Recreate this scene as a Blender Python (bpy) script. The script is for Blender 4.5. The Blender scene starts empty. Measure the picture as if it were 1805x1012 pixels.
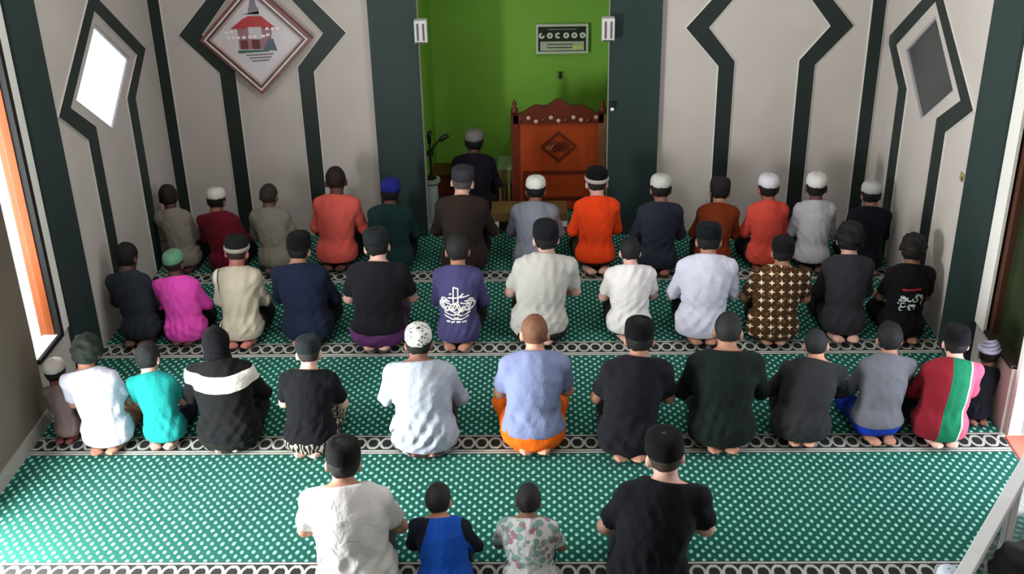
import bpy, bmesh, math, random
import numpy as np
from mathutils import Vector, Matrix
from mathutils.bvhtree import BVHTree

random.seed(7)
SC = bpy.context.scene
COL = SC.collection
R = math.radians

# ------------------------------------------------------------------ camera
HC = 4.1                      # camera height
U = HC / 3.9                  # plan units -> metres
F_PX, PITCH, ROLL, YAW = 1997.2, 0.451428, -0.021086, -0.0293166
_f = np.array([math.sin(YAW)*math.cos(PITCH), math.cos(YAW)*math.cos(PITCH), -math.sin(PITCH)])
_r = np.array([math.cos(YAW), -math.sin(YAW), 0.0]); _u = np.cross(_r, _f)
RX = math.cos(ROLL)*_r + math.sin(ROLL)*_u
UX = -math.sin(ROLL)*_r + math.cos(ROLL)*_u
CAM0 = np.array([0.0, 0.0, HC])
cam = bpy.data.cameras.new('camera')
cam.sensor_fit = 'HORIZONTAL'; cam.sensor_width = 36.0; cam.lens = F_PX/1805*36.0
cam.clip_end = 200
camo = bpy.data.objects.new('camera', cam); COL.objects.link(camo)
M = Matrix.Identity(4)
for i in range(3):
    M[i][0], M[i][1], M[i][2], M[i][3] = RX[i], UX[i], -_f[i], CAM0[i]
camo.matrix_world = M
SC.camera = camo

def ray(px, py):
    return (px-902.5)/F_PX*RX - (py-506)/F_PX*UX + _f
def at(px, py, ax, v):
    d = ray(px, py); t = (v-CAM0[ax])/d[ax]; return CAM0+t*d

# ------------------------------------------------------------------ world, sun, lights, exposure
SC.view_settings.view_transform = 'Standard'; SC.view_settings.look = 'None'
SC.view_settings.exposure = -0.12; SC.view_settings.gamma = 1.0
SC.view_settings.use_curve_mapping = False
w = bpy.data.worlds.new('sky'); SC.world = w; w.use_nodes = True
w.node_tree.nodes['Background'].inputs[0].default_value = (0.86, 0.93, 1.0, 1)
w.node_tree.nodes['Background'].inputs[1].default_value = .8
def light(name, kind, loc, energy, color=(1, 1, 1), size=None, rot=None):
    l = bpy.data.lights.new(name, kind); l.energy = energy; l.color = color
    if kind == 'AREA':
        l.shape = 'RECTANGLE'; l.size, l.size_y = size
    o = bpy.data.objects.new(name, l); COL.objects.link(o); o.location = loc
    if rot: o.rotation_euler = rot
    return o
sun = light('noon_sun', 'SUN', (0, 0, 12), 3.2, (1, .97, .92), rot=(R(4), R(-5), 0)); sun.data.angle = R(.6)

YW = 9.12*U; XL = -3.17*U; XR = 2.82*U; ZT = 4.45
# daylight falling in through the two side doors and windows
light('left_door_daylight', 'AREA', (XL-.16, 4.42*U, 1.0), 430, (.95, 1, .97), (1.9, .85*U), (0, R(-90), 0))
light('left_window_daylight', 'AREA', (XL-.55, 6.2*U, 1.6), 85, (.95, 1, .98), (1.8, .6), (0, R(-90), 0))
light('right_door_daylight', 'AREA', (XR+.25, 5.4*U, 1.1), 60, (.86, .94, 1), (2.0, 1.0), (0, R(90), 0))

# ------------------------------------------------------------------ helpers
def lin(c):
    return tuple((x/255/12.92 if x/255 <= .04045 else ((x/255+.055)/1.055)**2.4) for x in c)
MATS = {}
class NT:
    def __init__(s, m):
        s.t = m.node_tree; s.n = s.t.nodes; s.l = s.t.links; s.b = s.n['Principled BSDF']
    def node(s, kind, **kw):
        n = s.n.new(kind)
        for k, v in kw.items():
            if k.startswith('i_'):
                key = k[2:]; key = int(key) if key.isdigit() else key
                n.inputs[key].default_value = v
            else: setattr(n, k, v)
        return n
    def link(s, a, b): s.l.new(a, b)
    def math(s, op, a, b=None, clamp=False):
        n = s.n.new('ShaderNodeMath'); n.operation = op; n.use_clamp = clamp
        for i, x in enumerate((a, b)):
            if x is None: continue
            if isinstance(x, (int, float)): n.inputs[i].default_value = x
            else: s.l.new(x, n.inputs[i])
        return n.outputs[0]
    def mix(s, fac, a, b):
        n = s.n.new('ShaderNodeMix'); n.data_type = 'RGBA'
        ins = [n.inputs[0], n.inputs[6], n.inputs[7]]
        for i, x in zip(ins, (fac, a, b)):
            if isinstance(x, (int, float)): i.default_value = x
            elif isinstance(x, tuple): i.default_value = (*x[:3], 1)
            else: s.l.new(x, i)
        return n.outputs[2]
    def xyz(s, kind='Object'):
        tc = s.n.new('ShaderNodeTexCoord'); sp = s.n.new('ShaderNodeSeparateXYZ')
        s.l.new(tc.outputs[kind], sp.inputs[0]); return tc.outputs[kind], sp.outputs
def new_mat(name, col, rough=.8, spec=.3, metal=0):
    m = bpy.data.materials.new(name); m.use_nodes = True
    b = m.node_tree.nodes['Principled BSDF']
    b.inputs['Base Color'].default_value = (*lin(col), 1); b.inputs['Roughness'].default_value = rough
    b.inputs['Specular IOR Level'].default_value = spec; b.inputs['Metallic'].default_value = metal
    return m
def mat(name, col, rough=.8, var=.12, scale=6, bump=0, bscale=40, spec=.3, metal=0, stretch=(1, 1, 1)):
    """plain paint / cloth / wood with a gentle noise in colour and relief"""
    key = (name, tuple(col), rough, var, scale, bump, bscale, stretch)
    if key in MATS: return MATS[key]
    m = new_mat(name, col, rough, spec, metal); k = NT(m); co, _ = k.xyz()
    mp = k.node('ShaderNodeMapping'); mp.inputs['Scale'].default_value = stretch; k.link(co, mp.inputs[0])
    if var:
        n = k.node('ShaderNodeTexNoise', i_Scale=scale, i_Detail=5.0); k.link(mp.outputs[0], n.inputs['Vector'])
        c = lin(col)
        f = k.math('MULTIPLY', k.math('SUBTRACT', n.outputs[0], .3), 2.2, True)
        out = k.mix(f, tuple(x*(1-var) for x in c), tuple(min(1, x*(1+var)) for x in c))
        k.link(out, k.b.inputs['Base Color'])
    if bump:
        n2 = k.node('ShaderNodeTexNoise', i_Scale=bscale, i_Detail=4.0); k.link(mp.outputs[0], n2.inputs['Vector'])
        bp = k.node('ShaderNodeBump', i_Strength=bump, i_Distance=.01)
        k.link(n2.outputs[0], bp.inputs['Height']); k.link(bp.outputs[0], k.b.inputs['Normal'])
    MATS[key] = m
    return m

def add_obj(name, me, m=None, parent=None, kind=None, smooth=False):
    o = bpy.data.objects.new(name, me); COL.objects.link(o)
    if m is not None and not me.materials: me.materials.append(m)
    if parent is not None: o.parent = parent
    if kind: o['kind'] = kind
    if smooth: me.polygons.foreach_set('use_smooth', [True]*len(me.polygons))
    return o
def empty(name, loc=(0, 0, 0), rz=0):
    o = bpy.data.objects.new(name, None); COL.objects.link(o); o.location = loc; o.rotation_euler = (0, 0, rz)
    o.empty_display_size = .1
    return o
def tag(o, label, cat, group=None):
    o['label'] = label; o['category'] = cat
    if group: o['group'] = group
    return o
class MB:
    """collects simple solids into one mesh"""
    def __init__(s): s.v = []; s.f = []
    def raw(s, v, f):
        n = len(s.v); s.v += [tuple(map(float, x)) for x in v]; s.f += [tuple(i+n for i in q) for q in f]; return s
    def box(s, a, b):
        x0, y0, z0 = a; x1, y1, z1 = b
        v = [(x, y, z) for z in (z0, z1) for y in (y0, y1) for x in (x0, x1)]
        return s.raw(v, [(0, 2, 3, 1), (4, 5, 7, 6), (0, 1, 5, 4), (1, 3, 7, 5), (3, 2, 6, 7), (2, 0, 4, 6)])
    def tube(s, pts, rad, n=10, caps=True):
        pts = [Vector(p) for p in pts]; rs = rad if isinstance(rad, (list, tuple)) else [rad]*len(pts)
        rings = []; prev = None
        for i, p in enumerate(pts):
            t = (pts[min(i+1, len(pts)-1)]-pts[max(i-1, 0)]).normalized()
            a = t.orthogonal().normalized() if prev is None else (prev-t*prev.dot(t)).normalized()
            prev = a; b = t.cross(a)
            rings.append([p+(a*math.cos(2*math.pi*k/n)+b*math.sin(2*math.pi*k/n))*rs[i] for k in range(n)])
        v = [q for r_ in rings for q in r_]; f = []
        for i in range(len(pts)-1):
            for k in range(n):
                f.append((i*n+k, i*n+(k+1) % n, (i+1)*n+(k+1) % n, (i+1)*n+k))
        if caps: f += [tuple(reversed(range(n))), tuple(range((len(pts)-1)*n, len(pts)*n))]
        return s.raw(v, f)
    def lathe(s, prof, c=(0, 0, 0), n=20, sx=1, sy=1):
        v = []; f = []; m = len(prof)
        for r_, z in prof:
            for k in range(n):
                a = 2*math.pi*k/n; v.append((c[0]+r_*sx*math.cos(a), c[1]+r_*sy*math.sin(a), c[2]+z))
        for i in range(m-1):
            for k in range(n): f.append((i*n+k, i*n+(k+1) % n, (i+1)*n+(k+1) % n, (i+1)*n+k))
        f += [tuple(reversed(range(n))), tuple(range((m-1)*n, m*n))]
        return s.raw(v, f)
    def prism(s, poly, fn, d0, d1):
        """polygon (u,v) -> fn(u,v,d); extruded from d0 to d1"""
        n = len(poly); v = [fn(a, b, d0) for a, b in poly]+[fn(a, b, d1) for a, b in poly]
        f = [tuple(reversed(range(n))), tuple(range(n, 2*n))]
        f += [(i, (i+1) % n, n+(i+1) % n, n+i) for i in range(n)]
        return s.raw(v, f)
    def band(s, outer, inner, fn, d0, d1):
        n = len(outer); P = list(outer)+list(reversed(inner))
        v = [fn(a, b, d0) for a, b in P]+[fn(a, b, d1) for a, b in P]; k = 2*n; f = []
        for i in range(n-1):
            q = (i, i+1, k-2-i, k-1-i); f += [tuple(reversed(q)), tuple(x+k for x in q)]
        f += [(i, (i+1) % k, k+(i+1) % k, k+i) for i in range(k)]
        return s.raw(v, f)
    def mesh(s, name):
        me = bpy.data.meshes.new(name); me.from_pydata(s.v, [], s.f); me.update()
        bm = bmesh.new(); bm.from_mesh(me); bmesh.ops.recalc_face_normals(bm, faces=bm.faces); bm.to_mesh(me); bm.free()
        return me
    def build(s, name, m, parent=None, kind=None, smooth=False, bevel=0):
        me = s.mesh(name); o = add_obj(name, me, m, parent, kind, smooth)
        if bevel:
            b = o.modifiers.new('bevel', 'BEVEL'); b.width = bevel; b.segments = 2; b.limit_method = 'ANGLE'
        return o

# ------------------------------------------------------------------ materials of the room
WHITE = mat('wall_paint', (190, 181, 177), .75, .05, 2.5, .05, 60)
BRIGHT = mat('edge_paint', (222, 218, 214), .6, .03, 5)
DARK = mat('dark_green_paint', (34, 44, 41), .45, .15, 4, .04, 50, stretch=(1, 1, .15))
COLG = mat('column_green_paint', (38, 54, 53), .5, .14, 3, .04, 40, stretch=(1, 1, .2))
GREEN = mat('mihrab_green_paint', (118, 168, 58), .6, .08, 2)
BACKLIT = mat('backlit_wall_brown', (104, 92, 82), .7, .12, 2)  # backlit darkness of the left wall put into its colour
CEIL = mat('ceiling_paint', (225, 224, 220), .8, .03, 2)
WOOD = mat('orange_wood', (150, 72, 26), .5, .2, 5, .08, 30, stretch=(4, 4, .5))
REDWOOD = mat('reddish_wood', (92, 50, 36), .45, .2, 6, .08, 40, stretch=(4, 4, .5))
ALU = mat('white_aluminium', (205, 205, 208), .4, .06, 8)
CONC = mat('pale_concrete', (226, 224, 220), .85, .05, 3)
BLACK = mat('black_rubber', (22, 22, 24), .6, .1, 10)
def glass_mat(name, col, alpha, rough=.08):
    m = new_mat(name, col, rough, .5); m.node_tree.nodes['Principled BSDF'].inputs['Alpha'].default_value = alpha
    return m

# carpet field: staggered pale ovals on green
def carpet_mat():
    m = new_mat('carpet_field', (28, 112, 88), .95, .1); k = NT(m); co, o = k.xyz()
    nz = k.node('ShaderNodeTexNoise', i_Scale=9.0, i_Detail=3.0); k.link(co, nz.inputs['Vector'])
    jit = k.math('MULTIPLY', k.math('SUBTRACT', nz.outputs[0], .5), .35)
    DX, DY = .063, .076
    def dots(ox, oy):
        fx = k.math('SUBTRACT', k.math('FRACT', k.math('ADD', k.math('ADD', k.math('DIVIDE', o[0], DX), ox+100), jit)), .5)
        fy = k.math('SUBTRACT', k.math('FRACT', k.math('ADD', k.math('ADD', k.math('DIVIDE', o[1], DY), oy+100), jit)), .5)
        fx = k.math('MULTIPLY', fx, DX/.0105); fy = k.math('MULTIPLY', fy, DY/.0155)
        r2 = k.math('ADD', k.math('MULTIPLY', fx, fx), k.math('MULTIPLY', fy, fy))
        return k.math('MULTIPLY', k.math('SUBTRACT', 1.15, r2), 2.4, True)
    d = k.math('MAXIMUM', dots(0, 0), dots(.5, .5))
    n2 = k.node('ShaderNodeTexNoise', i_Scale=2.2, i_Detail=4.0); k.link(co, n2.inputs['Vector'])
    base = k.mix(n2.outputs[0], lin((8, 62, 55)), lin((17, 86, 74)))
    k.link(k.mix(d, base, lin((130, 190, 174))), k.b.inputs['Base Color'])
    n3 = k.node('ShaderNodeTexNoise', i_Scale=260.0); k.link(co, n3.inputs['Vector'])
    bp = k.node('ShaderNodeBump', i_Strength=.35, i_Distance=.006); k.link(n3.outputs[0], bp.inputs['Height'])
    k.link(bp.outputs[0], k.b.inputs['Normal'])
    k.b.inputs['Sheen Weight'].default_value = .06
    return m
CARPET = carpet_mat()
# carpet border: interlaced pale rings on charcoal between pale lines (object y: 0 .. band width)
BW = .2103*U
def border_mat():
    m = new_mat('carpet_border', (40, 42, 42), .95, .1); k = NT(m); co, o = k.xyz()
    PX = .088; v = k.math('DIVIDE', o[1], BW)                    # 0 at the rear edge, 1 at the front edge
    fx = k.math('SUBTRACT', k.math('FRACT', k.math('ADD', k.math('DIVIDE', o[0], PX), 100)), .5)
    fy = k.math('DIVIDE', k.math('SUBTRACT', v, .56), .60)
    def ring(fx, r0, wd):
        r_ = k.math('SQRT', k.math('ADD', k.math('MULTIPLY', fx, fx), k.math('MULTIPLY', fy, fy)))
        return k.math('LESS_THAN', k.math('ABSOLUTE', k.math('SUBTRACT', r_, r0)), wd)
    fx2 = k.math('SUBTRACT', k.math('FRACT', k.math('ADD', k.math('DIVIDE', o[0], PX), 100.5)), .5)
    a = k.math('MAXIMUM', ring(fx, .43, .085), ring(fx2, .62, .05))
    r0 = k.math('SQRT', k.math('ADD', k.math('MULTIPLY', fx, fx), k.math('MULTIPLY', fy, fy)))
    a = k.math('MULTIPLY', a, k.math('MULTIPLY', k.math('GREATER_THAN', v, .27), k.math('LESS_THAN', v, .86)))
    def line(v0, v1): return k.math('MULTIPLY', k.math('GREATER_THAN', v, v0), k.math('LESS_THAN', v, v1))
    a = k.math('MAXIMUM', a, k.math('MAXIMUM', line(.02, .10), k.math('MAXIMUM', line(.125, .22), line(.90, .97))))
    nz = k.node('ShaderNodeTexNoise', i_Scale=14.0, i_Detail=3.0); k.link(co, nz.inputs['Vector'])
    pale = k.mix(nz.outputs[0], lin((136, 136, 130)), lin((192, 192, 186)))
    dark = k.mix(nz.outputs[0], lin((24, 36, 34)), lin((52, 48, 46)))
    k.link(k.mix(a, dark, pale), k.b.inputs['Base Color'])
    return m
BORDER = border_mat()

# ------------------------------------------------------------------ floor, ground, ceiling
def struct(name, mb, m, parent=None): return mb.build(name, m, parent, None if parent else 'structure')
struct('floor', MB().box((XL-.16, -1.2, -.3), (XR+.16, YW+1.5, -.013)), mat('floor_tile', (196, 192, 186), .5, .05, 3))
ROW = [8.1387*U, 6.9330*U, 5.7274*U, 4.5218*U, 3.316*U]
names = ['nearest the green niche', 'second from the niche', 'third from the niche', 'with four sitters at the picture bottom', 'mostly cut off at the bottom edge']
fronts = [YW]+ROW[:-1]
for i, (y0, y1) in enumerate(zip(ROW, fronts)):
    e = empty('prayer_carpet', (0, y0, 0))
    L = XL+.012; RR = XR-.012
    MB().box((L, BW, -.0125), (RR, y1-y0-.004, 0)).build('field', CARPET, e)
    MB().box((L, 0, -.0125), (RR, BW, .0005)).build('border_band', BORDER, e)
    MB().box((L, -.0035, -.0125), (RR, 0, -.001)).build('binding', mat('carpet_binding', (20, 70, 58), .9, .1), e)
    tag(e, 'green dotted prayer carpet with ring border, '+names[i], 'carpet', 'prayer carpet rows')
e = MB().box((-.985*U, YW, -.0125), (.558*U, YW+1.3, 0)).build('niche_carpet', CARPET)
tag(e, 'plain green dotted carpet piece inside the niche', 'carpet')
# outside
struct('ground_left', MB().box((-14, -8, -.36), (XL-.15, 16, -.3)), CONC)
struct('ground_right', MB().box((XR+.16, -8, -.36), (14, 16, -.02)), CONC)
struct('ceiling', MB().box((XL-.5, -1.2, ZT), (XR+.5, YW+1.7, ZT+.15)), CEIL)

# ------------------------------------------------------------------ walls
def fx_back(u, v, d): return (u, YW-d, v)
def fx_left(u, v, d): return (XL+d, u, v)
def fx_right(u, v, d): return (XR-d, u, v)
TH = .15
KB = 9.12/9.392          # the plan of the back wall was measured at 9.392
def bx(x): return x*KB*U
def bz(z): return (3.9-(3.9-z)*KB)*U
MX0, MX1 = bx(-1.019), bx(.58)           # niche opening
for nm, a, b in (('wall_back_left', XL-TH, MX0), ('wall_back_right', MX1, XR+TH)):
    struct(nm, MB().box((a, YW, -.3), (b, YW+TH, ZT)), WHITE)
NZ = 3.0
struct('wall_back_top', MB().box((MX0, YW, NZ), (MX1, YW+TH, ZT)), WHITE)
ND = YW+1.35
struct('wall_niche_back', MB().box((MX0-.1, ND, -.3), (MX1+.17, ND+.1, NZ+.1)), GREEN)
struct('wall_niche_left', MB().box((MX0-.1, YW+TH, -.3), (MX0-.02, ND, NZ+.1)), GREEN)
struct('wall_niche_right', MB().box((MX1+.09, YW+TH, -.3), (MX1+.17, ND, NZ+.1)), GREEN)
struct('ceiling_niche', MB().box((MX0-.02, YW+TH, NZ), (MX1+.09, ND, NZ+.1)), GREEN)

def diamond_wall(name, fn, y0, y1, cy, cz, hy, hz):
    """wall slab with a diamond opening"""
    mb = MB(); rect = [(y0, -.3), (y1, -.3), (y1, ZT), (y0, ZT)]
    # sectors: each diamond edge joined to the matching corner
    dm = [(cy, cz-hz), (cy+hy, cz), (cy, cz+hz), (cy-hy, cz)]
    ring_r = [(cy, -.3), (y1, -.3), (y1, cz), (y1, ZT), (cy, ZT), (y0, ZT), (y0, cz), (y0, -.3)]
    ring_d = [dm[0], ((dm[0][0]+dm[1][0])/2, (dm[0][1]+dm[1][1])/2), dm[1], ((dm[1][0]+dm[2][0])/2, (dm[1][1]+dm[2][1])/2), dm[2],
              ((dm[2][0]+dm[3][0])/2, (dm[2][1]+dm[3][1])/2), dm[3], ((dm[3][0]+dm[0][0])/2, (dm[3][1]+dm[0][1])/2)]
    v = []
    for d in (0, -TH):
        v += [fn(a, b, d) for a, b in ring_r]+[fn(a, b, d) for a, b in ring_d]
    f = []
    for i in range(8):
        j = (i+1) % 8
        f += [(i, j, 8+j, 8+i), (16+j, 16+i, 24+i, 24+j), (8+i, 8+j, 24+j, 24+i), (j, i, 16+i, 16+j)]
    mb.raw(v, f); return struct(name, mb, WHITE)
TRIM = [0]
def trim(outer, inner, fn, d=.014, edge=.011, m=DARK):
    TRIM[0] += 1
    o = MB().band(outer, inner, fn, 0, d).build('trim_%d' % TRIM[0], m, None, 'structure')
    return o
def edge_lines(outer, inner, fn, o, wd=.010):
    for k, line in enumerate((outer, inner)):
        other = inner if k == 0 else outer
        pts = []
        for (a, b), (c, d) in zip(line, other):
            dx, dz = a-c, b-d; l = math.hypot(dx, dz) or 1
            pts.append((a+dx/l*wd, b+dz/l*wd))
        MB().band(line, pts, fn, 0, .008).build('edge_line', BRIGHT, o)
def both(outer, inner, fn, d=.014, m=DARK):
    o = trim(outer, inner, fn, d, m=m); edge_lines(outer, inner, fn, o); return o

# back wall panels: hexagon ribbons
def hexes(cx, zc, hv_o, hv_i, ho, hi, dk_o, dk_i):
    for s in (-1, 1):
        out = [(cx+s*ho, 0), (cx+s*ho, zc-dk_o), (cx+s*hv_o, zc), (cx+s*ho, zc+dk_o), (cx+s*ho, ZT)]
        inn = [(cx+s*hi, 0), (cx+s*hi, zc-dk_i), (cx+s*hv_i, zc), (cx+s*hi, zc+dk_i), (cx+s*hi, ZT)]
        both(out, inn, fx_back)
hexes(bx(-2.314), bz(1.715), bx(.70), bx(.51), bx(.40), bx(.27), bx(.325), bx(.285))
hexes(bx(1.895), bz(1.715), bx(.685), bx(.50), bx(.40), bx(.27), bx(.325), bx(.285))
both([(bx(-3.238), 0), (bx(-3.238), ZT)], [(bx(-3.144), 0), (bx(-3.144), ZT)], fx_back)
both([(bx(2.719), 0), (bx(2.719), ZT)], [(bx(2.826), 0), (bx(2.826), ZT)], fx_back)
# dark green columns beside the niche
for a, b in ((bx(-1.416), MX0), (MX1, bx(1.007))):
    TRIM[0] += 1
    MB().box((a, YW-.05, 0), (b, YW+.0, ZT)).build('trim_%d' % TRIM[0], COLG, None, 'structure')
# side walls
LW = diamond_wall('wall_left', fx_left, 6.51*U, YW, 8.02*U, 1.725*U, .577*U, .40*U)
RW = diamond_wall('wall_right', fx_right, 6.540*U, YW, 8.167*U, 1.671*U, .57*U, .39*U)
def side_diamond(fn, cy, zc, o_v, i_v, o_l, i_l, dk_o, dk_i, top):
    for s in (-1, 1):
        out = [(cy+s*o_l, 0), (cy+s*o_l, zc-dk_o), (cy+s*o_v, zc), (cy, zc+top+.14)]
        inn = [(cy+s*i_l, 0), (cy+s*i_l, zc-dk_i), (cy+s*i_v, zc), (cy, zc+top)]
        both(out, inn, fn)
side_diamond(fx_left, 8.03*U, 1.715*U, .905*U, .71*U, .51*U, .35*U, .29*U, .245*U, .50*U)
side_diamond(fx_right, 8.177*U, 1.661*U, .99*U, .76*U, .56*U, .37*U, .29*U, .245*U, .50*U)
for fn, p0, p1, j0, j1, zz in ((fx_left, 6.63*U, 7.03*U, 6.52*U, 6.62*U, .43*U), (fx_right, 6.575*U, 7.065*U, 6.418*U, 6.570*U, 0.443*U)):
    TRIM[0] += 1
    MB().band([(p0, 0), (p0, ZT)], [(p1, 0), (p1, ZT)], fn, 0, .04).build('trim_%d' % TRIM[0], COLG, None, 'structure')
    TRIM[0] += 1
    MB().band([(j0, zz), (j0, ZT)], [(j1, zz), (j1, ZT)], fn, 0, .02).build('trim_%d' % TRIM[0], BRIGHT, None, 'structure')
# panes of the diamond windows
def pane(name, fn, cy, cz, hy, hz, m):
    o = empty(name); o['kind'] = 'structure'
    d = [(cy, cz-hz), (cy+hy, cz), (cy, cz+hz), (cy-hy, cz)]; k = .95
    di = [(cy+(a-cy)*k, cz+(b-cz)*k) for a, b in d]
    MB().band(d+[d[0]], di+[di[0]], fn, -.04, -.004).build('window_frame', mat('grey_frame', (172, 168, 172), .6, .05), o)
    MB().prism(di, fn, -.03, -.022).build('pane', m, o)
FROST = new_mat('frosted_daylight_pane', (240, 242, 244), .4)
FROST.node_tree.nodes['Principled BSDF'].inputs['Emission Color'].default_value = (.96, .98, 1, 1)
FROST.node_tree.nodes['Principled BSDF'].inputs['Emission Strength'].default_value = .75
pane('window_1', fx_left, 8.02*U, 1.725*U, .577*U, .40*U, FROST)
pane('window_2', fx_right, 8.167*U, 1.671*U, .57*U, .39*U, mat('dark_pane', (62, 64, 66), .25, .1, 3))  # opaque dark grey pane

# left wall: low window, wall piece coloured dark as backlit, door, rest
X1 = XL; X0 = XL-.08; ZS = .43*U
struct('wall_left_sill', MB().box((X0, 6.13*U, -.3), (X1, 6.51*U, ZS)), WHITE)
struct('wall_left_lintel', MB().box((X0, 6.13*U, 2.6), (X1, 6.51*U, ZT)), WHITE)
w3 = empty('window_3'); w3['kind'] = 'structure'
MB().box((XL-.115, 6.47*U, ZS-.15), (X1-.02, 6.51*U, 2.6)).build('wood_jamb', WOOD, w3)
MB().box((X1-.02, 6.475*U, ZS), (X1+.024, 6.52*U, 2.6)).build('window_gasket', BLACK, w3)
MB().box((X0-.02, 6.13*U, ZS-.012), (X1, 6.51*U, ZS+.012)).build('window_sill', BRIGHT, w3)
MB().box((X1, 6.13*U, ZS-.02), (X1+.022, 6.52*U, ZS+.014)).build('sill_edge', BLACK, w3)
MB().box((X0+.005, 6.13*U, ZS+.012), (X0+.012, 6.46*U, 2.6)).build('pane', glass_mat('window_glass', (235, 242, 248), .05), w3)
struct('wall_left_backlit', MB().box((X0, 4.93*U, -.3), (X1, 6.13*U, ZT)), BACKLIT)
struct('wall_left_over_door', MB().box((X0, 3.95*U, 2.1), (X1, 4.93*U, ZT)), BACKLIT)
struct('wall_left_rear', MB().box((X0, -1.2, -.3), (X1, 3.95*U, ZT)), WHITE)
struct('baseboard_left', MB().box((X1, 4.93*U, 0), (X1+.018, 6.13*U, .10)), mat('baseboard_paint', (150, 146, 140), .5, .08))
struct('threshold_left', MB().box((X0, 3.95*U, -.3), (X1, 4.93*U, -.005)), CONC)
# right wall: low window, post, door, rest
X0, X1 = XR, XR+.10; ZS = 0.443*U
struct('wall_right_sill', MB().box((X0, 5.963*U, -.3), (X1, 6.540*U, ZS)), WHITE)
struct('wall_right_lintel', MB().box((X0, 4.9*U, 2.6), (X1, 6.540*U, ZT)), WHITE)
w4 = empty('window_4'); w4['kind'] = 'structure'
MB().box((X0+.02, 6.368*U, ZS), (X1+.03, 6.540*U, 2.6)).build('wood_jamb', mat('dark_red_wood', (74, 44, 32), .5, .2, 6, .08, 40, stretch=(4, 4, .5)), w4)
MB().box((X0-.012, 5.963*U, ZS-.012), (X1, 6.540*U, ZS+.014)).build('window_sill', mat('dark_sill', (44, 38, 34), .5, .1), w4)
MB().box((X0+.06, 5.963*U, ZS+.01), (X0+.07, 6.428*U, 2.6)).build('pane', mat('shaded_outside_pane', (40, 48, 28), .3, .25, 4), w4)  # opaque pane, coloured as the dark shaded view outside
MB().box((X0+.03, 5.913*U, -.01), (X1+.01, 5.963*U, 2.6)).build('post', BRIGHT, w4)
struct('wall_right_rear', MB().box((X0, -1.2, -.3), (X1, 4.9*U, ZT)), WHITE)
struct('threshold_right', MB().box((X0, 4.9*U, -.3), (X1+.06, 5.913*U, -.012)), CONC)

struct('wall_rear', MB().box((XL-.15, -1.35, -.3), (XR+.15, -1.2, ZT)), WHITE)
# unseen round flush lamps, added above the rows to light the room
FILL_LAMP_GLASS = bpy.data.materials.new('fill_lamp_glass'); FILL_LAMP_GLASS.use_nodes = True
FILL_LAMP_GLASS.node_tree.nodes['Principled BSDF'].inputs['Emission Strength'].default_value = 3
FILL_LAMP_GLASS.node_tree.nodes['Principled BSDF'].inputs['Emission Color'].default_value = (1, .97, .93, 1)
for i, (x, y) in enumerate([(-1.8, 7.2), (1.4, 7.2), (-1.8, 4.6), (1.4, 4.6)]):
    e = empty('added_fill_lamp', (x, y, ZT))
    MB().lathe([(.24, -.05), (.25, -.04), (.25, 0)], n=28).build('fill_lamp_ring', ALU, e, smooth=False)
    MB().lathe([(.05, -.085), (.16, -.075), (.235, -.05)], n=28).build('fill_lamp_glass', FILL_LAMP_GLASS, e, smooth=True)
    l = light('fill_lamp_light', 'AREA', (0, 0, -.1), 25 if i < 2 else 12, (1, .97, .93), (.4, .4)); l.data.shape = 'DISK'; l.parent = e
    tag(e, 'added unseen round white fill lamp above '+['the left of the front row', 'the right of the front row', 'the left of the third row', 'the right of the third row'][i], 'lamp', 'added fill lamps')

# ------------------------------------------------------------------ things in and around the niche
# carved wooden pulpit
PY = 9.62*U
a = at(903, 300, 1, PY); b = at(1066, 300, 1, PY); top = at(985, 174, 1, PY)[2]; sh = at(985, 205, 1, PY)[2]
PW = (b[0]-a[0])/2; PCX = (a[0]+b[0])/2
PULP = mat('pulpit_wood', (158, 62, 24), .4, .22, 5, .1, 30, stretch=(3, 3, .5))
PULPD = mat('pulpit_dark_wood', (92, 36, 22), .4, .2, 8, .15, 60)
PALE = mat('pulpit_pale_carving', (196, 168, 140), .5, .2, 20)
e = empty('pulpit', (PCX, PY, 0))
MB().box((-PW+.05, .0, .02), (PW-.05, .04, sh)).build('front_panel', PULP, e)
for s in (-1, 1):
    p = MB().box((s*(PW-.03)-.035, -.03, 0), (s*(PW-.03)+.035, .05, sh+.02)).build('post', PULPD if s < 0 else mat('lit_post_wood', (120, 84, 60), .45, .2, 8), e)  # right post is paler: the light on it is put into its colour
    MB().lathe([(.02, 0), (.036, .03), (.03, .06), (.014, .075), (.024, .10), (.004, .14)], (s*(PW-.03), .01, sh+.02), 12).build('finial', PULPD, p, smooth=True)
    MB().box((s*(PW-.05)-.02, .05, .02), (s*(PW-.05)+.02, .62, sh*.72)).build('side_panel', PULP, e)
MB().box((-PW+.06, .06, .30), (PW-.06, .6, .36)).build('seat_board', PULP, e)
# scalloped crest
cr = []
n = 24
for i in range(n+1):
    t = i/n*2-1; cr.append((t*(PW-.02), sh+.02+(top-sh-.02)*(math.cos(t*math.pi/2)**1.3)*(.82+.18*math.cos(t*11))))
poly = [(-(PW-.02), sh-.06)]+cr+[(PW-.02, sh-.06)]
MB().prism(poly, lambda u, v, d: (u, d, v), -.03, .03).build('crest', PULPD, e)
for i in range(11):
    x = (-PW+.09)+i*(2*PW-.18)/10
    MB().lathe([(.005, -.010), (.018, -.003), (.020, .003), (.005, .010)], (0, 0, 0), 8).build('rosette', PALE if i % 3 else PULPD, e).matrix_basis = Matrix.Translation((x, -.035, sh-.02+.02*math.sin(i*2))) @ Matrix.Rotation(R(90), 4, 'X')
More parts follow.
